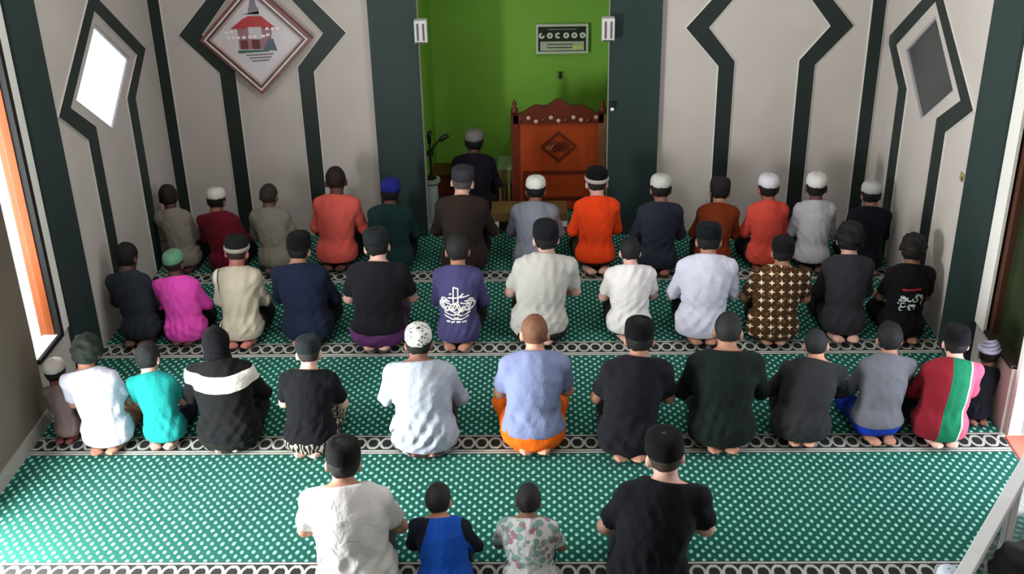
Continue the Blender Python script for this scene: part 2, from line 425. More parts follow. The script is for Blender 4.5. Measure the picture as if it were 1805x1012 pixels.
# carved lozenge with crossing bars
cz = at(985, 258, 1, PY)[2]
dm = MB().band([(-.17, cz), (0, cz+.15), (.17, cz), (0, cz-.15), (-.17, cz)], [(-.14, cz), (0, cz+.12), (.14, cz), (0, cz-.12), (-.14, cz)], lambda u, v, d: (u, -d, v), 0, .014).build('lozenge_carving', PULPD, e)
for i in range(-3, 4):
    for s in (-1, 1):
        q = MB().box((-.006, -.012, -.07), (.006, 0, .07)).build('lattice_bar', PALE if (s > 0 and i < -1) else PULPD, dm)
        q.matrix_basis = Matrix.Translation((i*.03, -.001, cz+(.0))) @ Matrix.Rotation(s*R(40), 4, 'Y') @ Matrix.Scale(1-.18*abs(i), 4)
for z0, z1 in ((.12, cz-.24), (cz+.2, sh-.12)):
    if z1-z0 > .03:
        o_ = [(-PW+.1, z0), (PW-.1, z0), (PW-.1, z1), (-PW+.1, z1), (-PW+.1, z0)]
        i_ = [(-PW+.13, z0+.03), (PW-.13, z0+.03), (PW-.13, z1-.03), (-PW+.13, z1-.03), (-PW+.13, z0+.03)]
        MB().band(o_, i_, lambda u, v, d: (u, -d, v), 0, .012).build('panel_moulding', PULPD, e)
tag(e, 'tall carved orange-brown wooden pulpit standing in the green niche', 'pulpit')

# prayer-time clock board on the green wall
a = at(945, 93, 1, ND); b = at(1037, 40, 1, ND); W2 = (b[0]-a[0])/2; H2 = (b[2]-a[2])/2
e = empty('prayer_clock', ((a[0]+b[0])/2, ND, (a[2]+b[2])/2))
MB().box((-W2+.02, -.035, -H2+.02), (W2-.02, 0, H2-.02)).build('face', mat('clock_face', (34, 36, 32), .4, .1), e)
fr = MB()
fr.band([(-W2, -H2), (W2, -H2), (W2, H2), (-W2, H2), (-W2, -H2)], [(-W2+.022, -H2+.022), (W2-.022, -H2+.022), (W2-.022, H2-.022), (-W2+.022, H2-.022), (-W2+.022, -H2+.022)], lambda u, v, d: (u, -d, v), 0, .05)
fr.build('clock_frame', mat('clock_frame', (190, 196, 182), .5, .05), e)
DIG = mat('clock_digit', (205, 214, 196), .5, .05)
for i in range(6):
    x = -W2*.78+i*W2*.312; mb = MB(); w_ = W2*.115; h_ = H2*.2; z0 = H2*.22
    o_ = []; i_ = []
    for k in range(15):
        aa = math.pi*(.5 if i in (0, 5) else .25 if i == 2 else 0)+2*math.pi*k/14*(.75 if i in (0, 2) else 1)
        o_.append((x+w_*math.cos(aa), z0+h_*math.sin(aa))); i_.append((x+w_*.35*math.cos(aa), z0+h_*.35*math.sin(aa)))
    mb.band(o_, i_, lambda u, v, d: (u, -.036-d, v), 0, .004).build('digit', DIG, e)
MB().box((-W2*.55, -.04, H2*.60), (W2*.55, -.034, H2*.68)).build('title_line', mat('clock_title', (110, 116, 104), .5), e)
pl = MB().box((-W2*.84, -.040, -H2*.80), (W2*.84, -.034, -H2*.18)).build('times_panel', mat('clock_panel', (170, 178, 156), .5, .08), e)
for k in range(2):
    MB().box((-W2*.58, -.043, -H2*(.40+.22*k)), (W2*.42, -.040, -H2*(.34+.22*k))).build('times_line', mat('clock_line', (52, 58, 46), .5), pl)
MB().box((W2*.40, -.044, -H2*.70), (W2*.78, -.040, -H2*.48)).build('times_highlight', mat('clock_hi', (205, 206, 110), .5), pl)
tag(e, 'framed dark prayer-time clock board with pale digits on the green wall', 'clock')

# small black hook under the clock
p = at(987, 132, 1, ND); e = empty('wall_hook', tuple(p))
MB().box((-.03, -.008, -.035), (.03, 0, .035)).build('plate', mat('hook_plate', (100, 128, 66), .5), e)
MB().box((-.008, -.03, -.035), (.008, -.008, .035)).build('hook', BLACK, e)
tag(e, 'tiny dark hook on the green wall below the clock', 'hook')

# slim white speakers on the two corners of the niche
def speaker(px0, px1, py0, py1, lab, yq):
    a = at(px0, py1, 1, yq); b = at(px1, py0, 1, yq); e = empty('wall_speaker', ((a[0]+b[0])/2, yq, (a[2]+b[2])/2))
    w_, h_ = (b[0]-a[0])/2, (b[2]-a[2])/2
    MB().box((-w_, -.09, -h_), (w_, 0, h_)).build('body', mat('speaker_white', (205, 200, 200), .5, .05), e, bevel=.006)
    for k in (-1, 1):
        MB().box((k*w_*.45-w_*.14, -.096, -h_*.72), (k*w_*.45+w_*.14, -.088, h_*.72)).build('grille_slot', mat('slot', (92, 84, 86), .6), e)
    MB().box((-w_*.9, -.094, -h_*.98), (w_*.9, -.088, -h_*.86)).build('foot_strip', mat('slot2', (72, 70, 70), .6), e)
    tag(e, lab, 'speaker', 'niche corner speakers')
speaker(733, 753, 32, 73, 'slim white wall speaker on the left column edge of the niche', YW-.055)
speaker(1060, 1083, 28, 69, 'slim white wall speaker on the right column edge of the niche', YW-.055)
p = at(1079, 187, 1, YW-.05); e = empty('switch_box', tuple(p))
MB().box((-.02, -.03, -.005), (.02, 0, .045)).build('box', BLACK, e, bevel=.003)
MB().box((-.014, -.025, -.035), (.014, 0, -.008)).build('knob', mat('switch_white', (236, 236, 232), .4), e, bevel=.003)
tag(e, 'small black and white switch on the right niche column', 'switch')

# pale pedestal and black two-headed microphone stand at the left side of the niche
p = at(764, 400, 2, 0); q = at(764, 316, 1, p[1])
e = empty('pedestal', (p[0], p[1]+.02, 0)); PZ = q[2]
GREYP = mat('pedestal_grey', (150, 160, 156), .5, .08)
MB().lathe([(.11, 0), (.11, .03), (.07, .05), (.06, PZ*.5), (.06, PZ-.05)], n=20).build('column', GREYP, e, smooth=False)
MB().lathe([(.065, PZ-.05), (.085, PZ-.03), (.085, PZ)], n=20).build('cap_plate', mat('pedestal_top', (128, 134, 130), .5), e)
tag(e, 'pale grey round pedestal at the left side of the niche', 'pedestal')
my = p[1]+.02
def mz(px, py): v = at(px, py, 1, my); return (v[0]-p[0], 0, v[2])
e = empty('microphone_stand', (p[0], my, 0))
PBL = mat('mic_black', (16, 20, 16), .5, .05)
o0 = mz(759, 318)
MB().lathe([(.05, PZ), (.05, PZ+.015), (.02, PZ+.02)], n=16).build('base', PBL, e)
MB().tube([(0, 0, PZ+.01), mz(760, 300), mz(758, 270), mz(757, 250)], .012, 8).build('pole', PBL, e, smooth=True)
MB().tube([mz(757, 252), mz(756, 240), mz(758, 232)], [.016, .02, .022], 10).build('microphone', PBL, e, smooth=True)
MB().tube([mz(758, 272), mz(764, 258), mz(774, 248), mz(782, 243)], .009, 8).build('gooseneck', PBL, e, smooth=True)
MB().tube([mz(775, 248), mz(783, 242), mz(790, 238)], [.018, .024, .02], 10).build('microphone', PBL, e, smooth=True)
MB().lathe([(.03, -.02), (.03, .02)], mz(758, 270), 10).build('clamp', PBL, e)
tag(e, 'black gooseneck microphone stand with two heads against the green wall', 'microphone')

# small slatted wooden stand between the imam and the pulpit
a = at(882, 345, 1, 9.78*U); b = at(904, 292, 1, 9.78*U)
e = empty('slatted_stand', ((a[0]+b[0])/2, 9.78*U, 0)); w_ = (b[0]-a[0])/2+.02; h_ = b[2]
SLW = mat('stand_wood', (140, 92, 56), .5, .2, 8)
MB().box((-w_, -.02, h_-.04), (w_, .28, h_)).build('top_board', mat('stand_top', (128, 150, 112), .5), e)
for k in range(4):
    x = -w_+.02+k*(2*w_-.04)/3
    MB().box((x-.012, -.01, .04), (x+.012, .02, h_-.04)).build('slat', SLW if k % 2 else mat('stand_wood2', (176, 140, 96), .5, .2, 8), e)
MB().box((-w_, -.02, 0), (w_, .28, .05)).build('base_board', REDWOOD, e)
tag(e, 'narrow slatted wooden stand beside the pulpit in the niche', 'stand')
# reddish low cabinet behind the pedestal
a = at(770, 345, 1, 9.85*U); b = at(798, 306, 1, 9.85*U)
e = empty('low_cabinet', ((a[0]+b[0])/2, 9.85*U, 0)); w_ = (b[0]-a[0])/2+.03; h_ = b[2]
MB().box((-w_, 0, 0), (w_, .3, h_-.025)).build('body', mat('cabinet_red', (104, 44, 32), .5, .2, 8), e)
MB().box((-w_-.015, -.02, h_-.025), (w_+.015, .31, h_)).build('top', REDWOOD, e)
d_ = MB().box((-w_+.02, -.015, .04), (w_-.02, 0, h_-.05)).build('door', mat('cabinet_door', (122, 52, 36), .5, .2, 8), e)
MB().lathe([(.012, 0), (.012, .02)], (w_-.05, -.025, h_*.5), 8).build('knob', BLACK, d_)
tag(e, 'reddish low wooden cabinet behind the microphone in the niche', 'cabinet')
# low bench with white edge strips in front of the niche
LY = 9.05*U
a = at(866, 400, 1, LY); b = at(1000, 374, 1, LY)
e = empty('low_bench', ((a[0]+b[0])/2, LY, 0)); w_ = (b[0]-a[0])/2
z0 = at(930, 376, 1, LY)[2]; z1 = at(930, 390, 1, LY)[2]
BEN = mat('bench_wood', (112, 86, 52), .5, .2, 8, stretch=(1, 6, 6))
MB().box((-w_, 0, z1), (w_, .3, z0)).build('top_board', BEN, e)
for s in (-1, 1):
    MB().box((s*(w_-.04)-.03, .02, 0), (s*(w_-.04)+.03, .28, z1)).build('leg', BEN, e)
    MB().box((s*(w_-.035)-.035, -.008, z1-.055), (s*(w_-.035)+.035, .02, z1-.004)).build('white_plate', mat('white_plate', (226, 220, 226), .4), e)
tag(e, 'low wooden bench with white end plates in front of the pulpit', 'bench')

# ------------------------------------------------------------------ framed picture (lozenge) on the left panel
PC = (bx(-2.357), bz(1.685)); HW = bx(.47)
e = empty('framed_picture', (PC[0], YW-.05, PC[1]))
def fp(u, v, d): return (u, -d, v)
def loz(r_): return [(-r_, 0), (0, -r_), (r_, 0), (0, r_), (-r_, 0)]
cols = [(120, 66, 66), (214, 206, 206), (78, 54, 54), (190, 160, 150)]
for k, (ro, ri, cc, dp) in enumerate(((HW, HW-.035, cols[0], .03), (HW-.035, HW-.055, cols[1], .04), (HW-.055, HW-.08, cols[2], .035), (HW-.08, HW-.098, cols[3], .025))):
    MB().band(loz(ro), loz(ri), fp, -.04, dp).build('frame_moulding', mat('frame_%d' % k, cc, .35, .12, 12), e)
r_ = HW-.095
pic = MB().prism(loz(r_)[:-1], fp, -.02, .006).build('print_sheet', mat('print_paper', (206, 196, 202), .35, .06, 6), e)
def flat(name, poly, col, d=.0085):
    MB().prism(poly, fp, .005, d).build(name, mat('print_'+name, col, .4, .12, 20), pic)
k_ = HW/.47
def pp(*pts): return [(x*k_, z*k_) for x, z in pts]
flat('printed_roof', pp((-.21, .085), (-.10, .165), (-.05, .19), (.06, .19), (.16, .10), (.165, .075), (.0, .10), (-.1, .085)), (178, 52, 62))
flat('printed_tower', pp((-.045, .21), (.045, .21), (.045, .25), (.03, .27), (.02, .335), (-.02, .335), (-.03, .27), (-.04, .25)), (128, 118, 134))
flat('printed_tower_base', pp((-.10, .205), (.045, .20), (.045, .23)), (98, 92, 104))
flat('printed_wall', pp((-.15, -.085), (.11, -.085), (.14, .095), (-.15, .085)), (150, 108, 116))
flat('printed_porch', pp((-.06, .0), (.05, .0), (.05, .10), (-.06, .10)), (196, 190, 192), .0095)
flat('printed_door', pp((-.04, -.085), (.025, -.085), (.025, -.005), (-.04, -.005)), (94, 34, 46), .0105)
flat('printed_door', pp((-.135, -.085), (-.075, -.085), (-.075, -.01), (-.135, -.01)), (110, 44, 54), .0105)
flat('printed_side_wing', pp((.05, -.09), (.165, -.10), (.14, .0), (.10, .0)), (82, 92, 112), .0105)
flat('printed_lawn', pp((-.16, -.12), (.10, -.105), (.10, -.09), (-.17, -.095)), (62, 98, 82), .0095)
for k, (x0, x1, z, t) in enumerate(((-.10, .13, -.135, 1), (-.08, .11, -.16, 1), (-.06, .09, -.185, 1))):
    flat('printed_caption_line', pp((x0, z-.007), (x1, z+.003), (x1, z+.015), (x0, z+.004)), (112, 108, 116))
for x, z in ((-.24, .055), (-.20, .06), (-.235, .01), (-.19, .01), (-.15, .012), (-.10, .015), (-.05, .02), (-.01, .022), (.06, .025), (.10, .035), (.10, .085), (.145, .085), (.185, .088)):
    flat('white_mark', pp((x-.018, z-.011), (x+.012, z-.011), (x+.018, z+.004), (x+.004, z+.013), (-.014+x, z+.008)), (244, 226, 230), .0115)  # small white marks scattered over the picture
tag(e, 'lozenge framed picture of a red-roofed mosque on the left wall panel', 'picture')

# small stain-like yellow tag on the right wall
p = at(1697, 312, 0, XR); e = empty('wall_socket', tuple(p))
MB().box((-.012, -.03, -.03), (0, .03, .03)).build('plate', mat('socket_plate', (150, 142, 96), .6), e, bevel=.003)
MB().box((-.016, -.03, -.02), (-.012, -.012, .01)).build('slot', mat('socket_slot', (84, 76, 40), .6), e)
tag(e, 'small yellowish socket on the right wall beside the green strip', 'socket')

# ------------------------------------------------------------------ right-hand side: mat, tile, screen
p = at(1764, 770, 2, -.02); q = at(1800, 835, 2, -.02)
e = MB().box((XR+.002, q[1]-.25, -.011), (XR+1.0, p[1]-.02, .004)).build('salmon_tile_step', mat('salmon_tile', (226, 108, 92), .5, .1, 5), bevel=.004)
tag(e, 'salmon pink tiled step outside the right doorway', 'step')
p = at(1785, 690, 2, -.02)
e = empty('door_mat', (XR+.42, p[1]+.02, -.02))
MB().box((-.25, -.22, 0), (.4, .22, .012)).build('mat_base', mat('mat_grey', (70, 72, 76), .9, .2, 30), e)
for k in range(9):
    MB().box((-.24, -.20+k*.047, .012), (.39, -.18+k*.047, .018)).build('rib', mat('mat_rib', (116, 118, 124), .9), e)
tag(e, 'grey ribbed door mat outside the right doorway', 'mat')
# low glass screen with white frame standing across the lower right corner
SZ = .95
a = at(1805, 822, 2, SZ); b = at(1697, 1012, 2, SZ)
d = (b-a); d[2] = 0; Ln = np.linalg.norm(d); d /= Ln
t0 = (XR-.03-a[0])/d[0]; A = a+d*t0; Bp = b+d*.35; Ln = np.linalg.norm((Bp-A)[:2])
e = empty('glass_screen', (A[0], A[1], 0), math.atan2(d[1], d[0]))
MB().box((0, -.03, SZ-.05), (Ln, .03, SZ)).build('top_rail', ALU, e, bevel=.004)
MB().box((0, -.025, .02), (Ln, .025, .08)).build('bottom_rail', ALU, e, bevel=.004)
for x in (0.0, Ln*.5-.02, Ln-.04):
    MB().box((x, -.025, 0), (x+.04, .025, SZ-.05)).build('stile', ALU, e, bevel=.004)
for x0, x1 in ((.04, Ln*.5-.02), (Ln*.5+.02, Ln-.04)):
    MB().box((x0, -.004, .08), (x1, .004, SZ-.05)).build('pane', glass_mat('smoked_glass', (44, 52, 56), .55), e)
tag(e, 'low smoked-glass screen with white rail in the lower right corner', 'screen')
# tented white booklet behind the screen
p = at(1785, 945, 2, .02); e = empty('white_booklet', (p[0], p[1], .002), R(25))
for s in (-1, 1):
    q = MB().box((-.11, -.003, 0), (.11, .003, .20)).build('cover', mat('booklet_white', (222, 222, 222), .6, .05), e)
    q.matrix_basis = Matrix.Translation((0, s*.075, 0)) @ Matrix.Rotation(s*R(22), 4, 'X')
MB().box((-.11, -.006, .180), (.11, .006, .192)).build('spine', mat('booklet_spine', (200, 150, 150), .6), e)
tag(e, 'white booklet standing tent-like by the glass screen', 'booklet')

# ------------------------------------------------------------------ people: bodies and clothes grown as smooth solids
class Field:
    def __init__(s, lo, hi, h):
        s.lo = np.array(lo, float); s.h = h
        s.n = np.ceil((np.array(hi)-s.lo)/h).astype(int)+1
        s.ax = [s.lo[i]+h*np.arange(s.n[i]) for i in range(3)]
        s.F = np.full(tuple(s.n), 1.0, np.float32)
    def block(s, lo, hi):
        sl = []
        for i in range(3):
            a = max(0, int((lo[i]-s.lo[i])/s.h)-1); b = min(s.n[i], int((hi[i]-s.lo[i])/s.h)+3)
            if b <= a: return None, None
            sl.append(slice(a, b))
        g = [s.ax[0][sl[0]][:, None, None], s.ax[1][sl[1]][None, :, None], s.ax[2][sl[2]][None, None, :]]
        return tuple(sl), g
    def smin(s, sl, d, k):
        f = s.F[sl]; hh = np.clip(k-np.abs(f-d), 0, None)/k
        s.F[sl] = np.minimum(f, d)-hh*hh*k*.25
    def cone(s, a, b, ra, rb, k=.03, inv=(1, 1, 1), cuts=()):
        a = np.array(a, float); b = np.array(b, float); iv = np.array(inv, float)
        pad = max(ra, rb)/iv+k+.03
        sl, g = s.block(np.minimum(a, b)-pad, np.maximum(a, b)+pad)
        if sl is None: return
        ab = b-a; L2 = max(1e-9, ab@ab)
        dx, dy, dz = g[0]-a[0], g[1]-a[1], g[2]-a[2]
        t = np.clip((dx*ab[0]+dy*ab[1]+dz*ab[2])/L2, 0, 1)
        d = np.sqrt(((dx-t*ab[0])*iv[0])**2+((dy-t*ab[1])*iv[1])**2+((dz-t*ab[2])*iv[2])**2)-(ra+(rb-ra)*t)
        d = d/iv.max()
        for p, nrm in cuts:
            d = np.maximum(d, (g[0]-p[0])*nrm[0]+(g[1]-p[1])*nrm[1]+(g[2]-p[2])*nrm[2])
        s.smin(sl, d.astype(np.float32), k)
    def local(s, c, Rm, rad):
        """block around c with coordinates in a rotated frame"""
        sl, g = s.block(np.array(c)-rad, np.array(c)+rad)
        dx, dy, dz = g[0]-c[0], g[1]-c[1], g[2]-c[2]
        return sl, [Rm[0][i]*dx+Rm[1][i]*dy+Rm[2][i]*dz for i in range(3)]
    def cut(s, p, nrm, k=0):
        d = (s.ax[0][:, None, None]-p[0])*nrm[0]+(s.ax[1][None, :, None]-p[1])*nrm[1]+(s.ax[2][None, None, :]-p[2])*nrm[2]
        s.F = np.maximum(s.F, d.astype(np.float32))
    def surface(s):
        F = s.F; neg = F < 0
        c = [neg[i:F.shape[0]-1+i, j:F.shape[1]-1+j, k:F.shape[2]-1+k] for i in (0, 1) for j in (0, 1) for k in (0, 1)]
        cnt = sum(x.astype(np.int8) for x in c); act = (cnt > 0) & (cnt < 8)
        idx = np.argwhere(act); N = len(idx); ids = np.full(act.shape, -1, np.int64); ids[act] = np.arange(N)
        acc = np.zeros((N, 3)); w_ = np.zeros(N)
        corner = [(i, j, k) for i in (0, 1) for j in (0, 1) for k in (0, 1)]
        val = [F[idx[:, 0]+i, idx[:, 1]+j, idx[:, 2]+k] for i, j, k in corner]
        for p in range(8):
            for q in range(p+1, 8):
                cp, cq = np.array(corner[p]), np.array(corner[q])
                if abs(cp-cq).sum() != 1: continue
                a, b = val[p], val[q]; m = (a < 0) != (b < 0)
                t = np.where(m, a/np.where(m, a-b, 1), 0)
                acc += np.where(m[:, None], cp+t[:, None]*(cq-cp), 0); w_ += m
        V = s.lo+(idx+acc/w_[:, None])*s.h
        faces = []
        for axis in range(3):
            o1, o2 = [(1, 2), (2, 0), (0, 1)][axis]
            sa = [slice(None)]*3; sb = [slice(None)]*3
            sa[axis] = slice(0, -1); sb[axis] = slice(1, None)
            A, B = neg[tuple(sa)], neg[tuple(sb)]
            e = np.argwhere(A != B)
            e = e[(e[:, o1] > 0) & (e[:, o2] > 0) & (e[:, o1] < F.shape[o1]-1) & (e[:, o2] < F.shape[o2]-1)]
            if not len(e): continue
            def cell(d1, d2):
                x = e.copy(); x[:, o1] -= d1; x[:, o2] -= d2; return ids[x[:, 0], x[:, 1], x[:, 2]]
            q = np.stack([cell(1, 1), cell(0, 1), cell(0, 0), cell(1, 0)], 1)
            flip = ~A[e[:, 0], e[:, 1], e[:, 2]]
            q[flip] = q[flip][:, ::-1]; faces.append(q)
        Q = np.concatenate(faces); Q = Q[(Q >= 0).all(1)]
        return V, Q
def np_mesh(name, V, Q):
    me = bpy.data.meshes.new(name)
    me.vertices.add(len(V)); me.vertices.foreach_set('co', np.ascontiguousarray(V, np.float32).ravel())
    me.loops.add(len(Q)*4); me.loops.foreach_set('vertex_index', np.ascontiguousarray(Q, np.int32).ravel())
    me.polygons.add(len(Q)); me.polygons.foreach_set('loop_start', np.arange(len(Q), dtype=np.int32)*4)
    me.update(calc_edges=True); me.polygons.foreach_set('use_smooth', [True]*len(Q))
    return me
def ell(g, c, r_):
    x, y, z = (g[0]-c[0])/r_[0], (g[1]-c[1])/r_[1], (g[2]-c[2])/r_[2]
    k0 = np.sqrt(x*x+y*y+z*z); k1 = np.sqrt((x/r_[0])**2+(y/r_[1])**2+(z/r_[2])**2)+1e-6
    return k0*(k0-1)/k1
def sm(a, b, k):
    hh = np.clip(k-np.abs(a-b), 0, None)/k; return np.minimum(a, b)-hh*hh*k*.25
def head_sdf(g):
    d = ell(g, (0, -.008, .022), (.076, .096, .094))
    d = sm(d, ell(g, (0, .030, -.045), (.058, .064, .080)), .04)
    d = sm(d, ell(g, (0, .082, -.098), (.026, .022, .022)), .03)          # chin
    d = sm(d, ell(g, (0, .100, -.022), (.014, .020, .028)), .015)         # nose
    d = sm(d, ell(g, (0, .088, -.066), (.024, .012, .010)), .012)         # lips
    d = sm(d, ell(g, (0, .082, .026), (.05, .016, .012)), .02)            # brow
    ax = np.abs(g[0])
    d = np.maximum(d, -ell([ax, g[1], g[2]], (.032, .102, .004), (.016, .014, .011)))
    d = sm(d, ell([ax, g[1], g[2]], (.081, -.012, -.018), (.013, .022, .034)), .012)
    return d

# shared small meshes: hand, foot, hair, caps
def hand_mesh():
    f = Field((-.075, -.03, -.04), (.075, .215, .04), .0072)
    f.cone((0, -.02, 0), (0, .04, 0), .028, .034, .02, (1, 1, 1.35))
    f.cone((-.014, .05, 0), (.016, .085, 0), .034, .034, .02, (1, 1, 1.9))
    for x, L, dy in ((-.031, .058, .088), (-.011, .074, .096), (.010, .080, .098), (.031, .070, .092)):
        f.cone((x, dy, 0), (x*1.12, dy+L*.5, .002), .0095, .0088, .006)
        f.cone((x*1.12, dy+L*.5, .002), (x*1.16, dy+L, -.012), .0088, .0075, .004)
    f.cone((.034, .035, -.004), (.056, .075, -.008), .015, .0105, .012)
    f.cone((.056, .075, -.008), (.060, .105, -.012), .0105, .0085, .005)
    return f.surface()
def foot_mesh():
    f = Field((-.07, -.06, -.05), (.07, .21, .07), .009)
    f.cone((0, -.02, .0), (0, .02, .01), .034, .034, .02)
    f.cone((0, .02, .012), (.004, .13, -.002), .036, .038, .03, (1, 1, 1.3))
    f.cone((-.012, .12, -.006), (.02, .13, -.006), .034, .034, .02, (1, 1, 1.7))
    for x, y, r_ in ((.030, .180, .0145), (.010, .182, .0105), (-.007, .175, .0098), (-.022, .166, .0094), (-.036, .154, .0092)):
        f.cone((x*.9, .13, -.008), (x, y, -.010), r_, r_, .008)
    return f.surface()
HAND = hand_mesh(); FOOT = foot_mesh()
rng = np.random.RandomState(3)
def wob(g, amp, freq, seed):
    r_ = np.random.RandomState(seed); out = 0
    for _ in range(5):
        d = r_.normal(size=3); d /= np.linalg.norm(d); out = out+np.sin((g[0]*d[0]+g[1]*d[1]+g[2]*d[2])*freq*r_.uniform(.6, 1.6)+r_.uniform(0, 6.3))
    return out*amp/2.5
def hair_mesh(infl, rough, nape=-.062, seed=1):
    f = Field((-.13, -.15, -.13), (.13, .14, .16), .0085)
    g = [f.ax[0][:, None, None], f.ax[1][None, :, None], f.ax[2][None, None, :]]
    d = ell(g, (0, -.008, .022), (.076+infl, .096+infl, .094+infl*1.2))+wob(g, rough, 90, seed)
    d = np.maximum(d, -(g[2]-nape-1.15*np.clip(g[1]+.03, 0, None))*.65+0*g[0])
    ax = np.abs(g[0]); d = np.maximum(d, -ell([ax, g[1], g[2]], (.09, -.004, -.03), (.03, .024, .036)))
    f.F = np.broadcast_to(d, f.F.shape).astype(np.float32).copy()
    return np_mesh('hair', *f.surface())
HAIRS = {'short': hair_mesh(.012, .003, -.085), 'buzz': hair_mesh(.006, .001, -.075), 'mop': hair_mesh(.024, .008, -.07, 5), 'thin': hair_mesh(.006, .002, -.05, 9)}
def hood_mesh():
    f = Field((-.16, -.18, -.26), (.16, .14, .17), .011)
    g = [f.ax[0][:, None, None], f.ax[1][None, :, None], f.ax[2][None, None, :]]
    d = ell(g, (0, -.012, .018), (.094, .112, .112)); d = sm(d, ell(g, (0, -.035, -.13), (.10, .09, .11)), .06)
    d = np.maximum(d, -ell(g, (0, .10, -.03), (.062, .09, .085)))+wob(g, .002, 50, 4)
    f.F = np.broadcast_to(d, f.F.shape).astype(np.float32).copy(); return np_mesh('hood', *f.surface())
HOOD = hood_mesh()
def lathe_mesh(name, prof, sx, sy, n=28):
    me = MB().lathe(prof, n=n, sx=sx, sy=sy).mesh(name); me.polygons.foreach_set('use_smooth', [True]*len(me.polygons)); return me
KUFI = lathe_mesh('kufi_cap', [(.98, -.004), (1.04, 0), (1.05, .02), (1.02, .045), (.93, .066), (.74, .082), (.45, .090), (.05, .093)], .084, .104)
PECI = lathe_mesh('songkok_cap', [(1.0, -.004), (1.05, 0), (1.04, .035), (1.01, .062), (.95, .076), (.85, .084), (.70, .088), (.45, .089), (.05, .088)], .083, .104)
BAND = lathe_mesh('cap_band', [(1.06, -.006), (1.10, .0), (1.10, .018), (1.05, .024)], .085, .105)
EYE = lathe_mesh('eye', [(.0005, -.0115), (.006, -.0098), (.0102, -.0054), (.0115, 0), (.0102, .0054), (.006, .0098), (.0005, .0115)], 1, 1, 10)
def wrap_mesh():
    mb = MB()
    for k in range(4):
        pts = []
        for i in range(25):
            a = 2*math.pi*i/24; rr = 1.0-.16*k-.015*i/24
            pts.append((.09*rr*math.cos(a), .11*rr*math.sin(a), .012+.022*k+.02*i/24+.012*math.sin(a+k)))
        mb.tube(pts, .017, 8)
    me = mb.mesh('wrapped_cap'); me.polygons.foreach_set('use_smooth', [True]*len(me.polygons)); return me
WRAP = wrap_mesh()

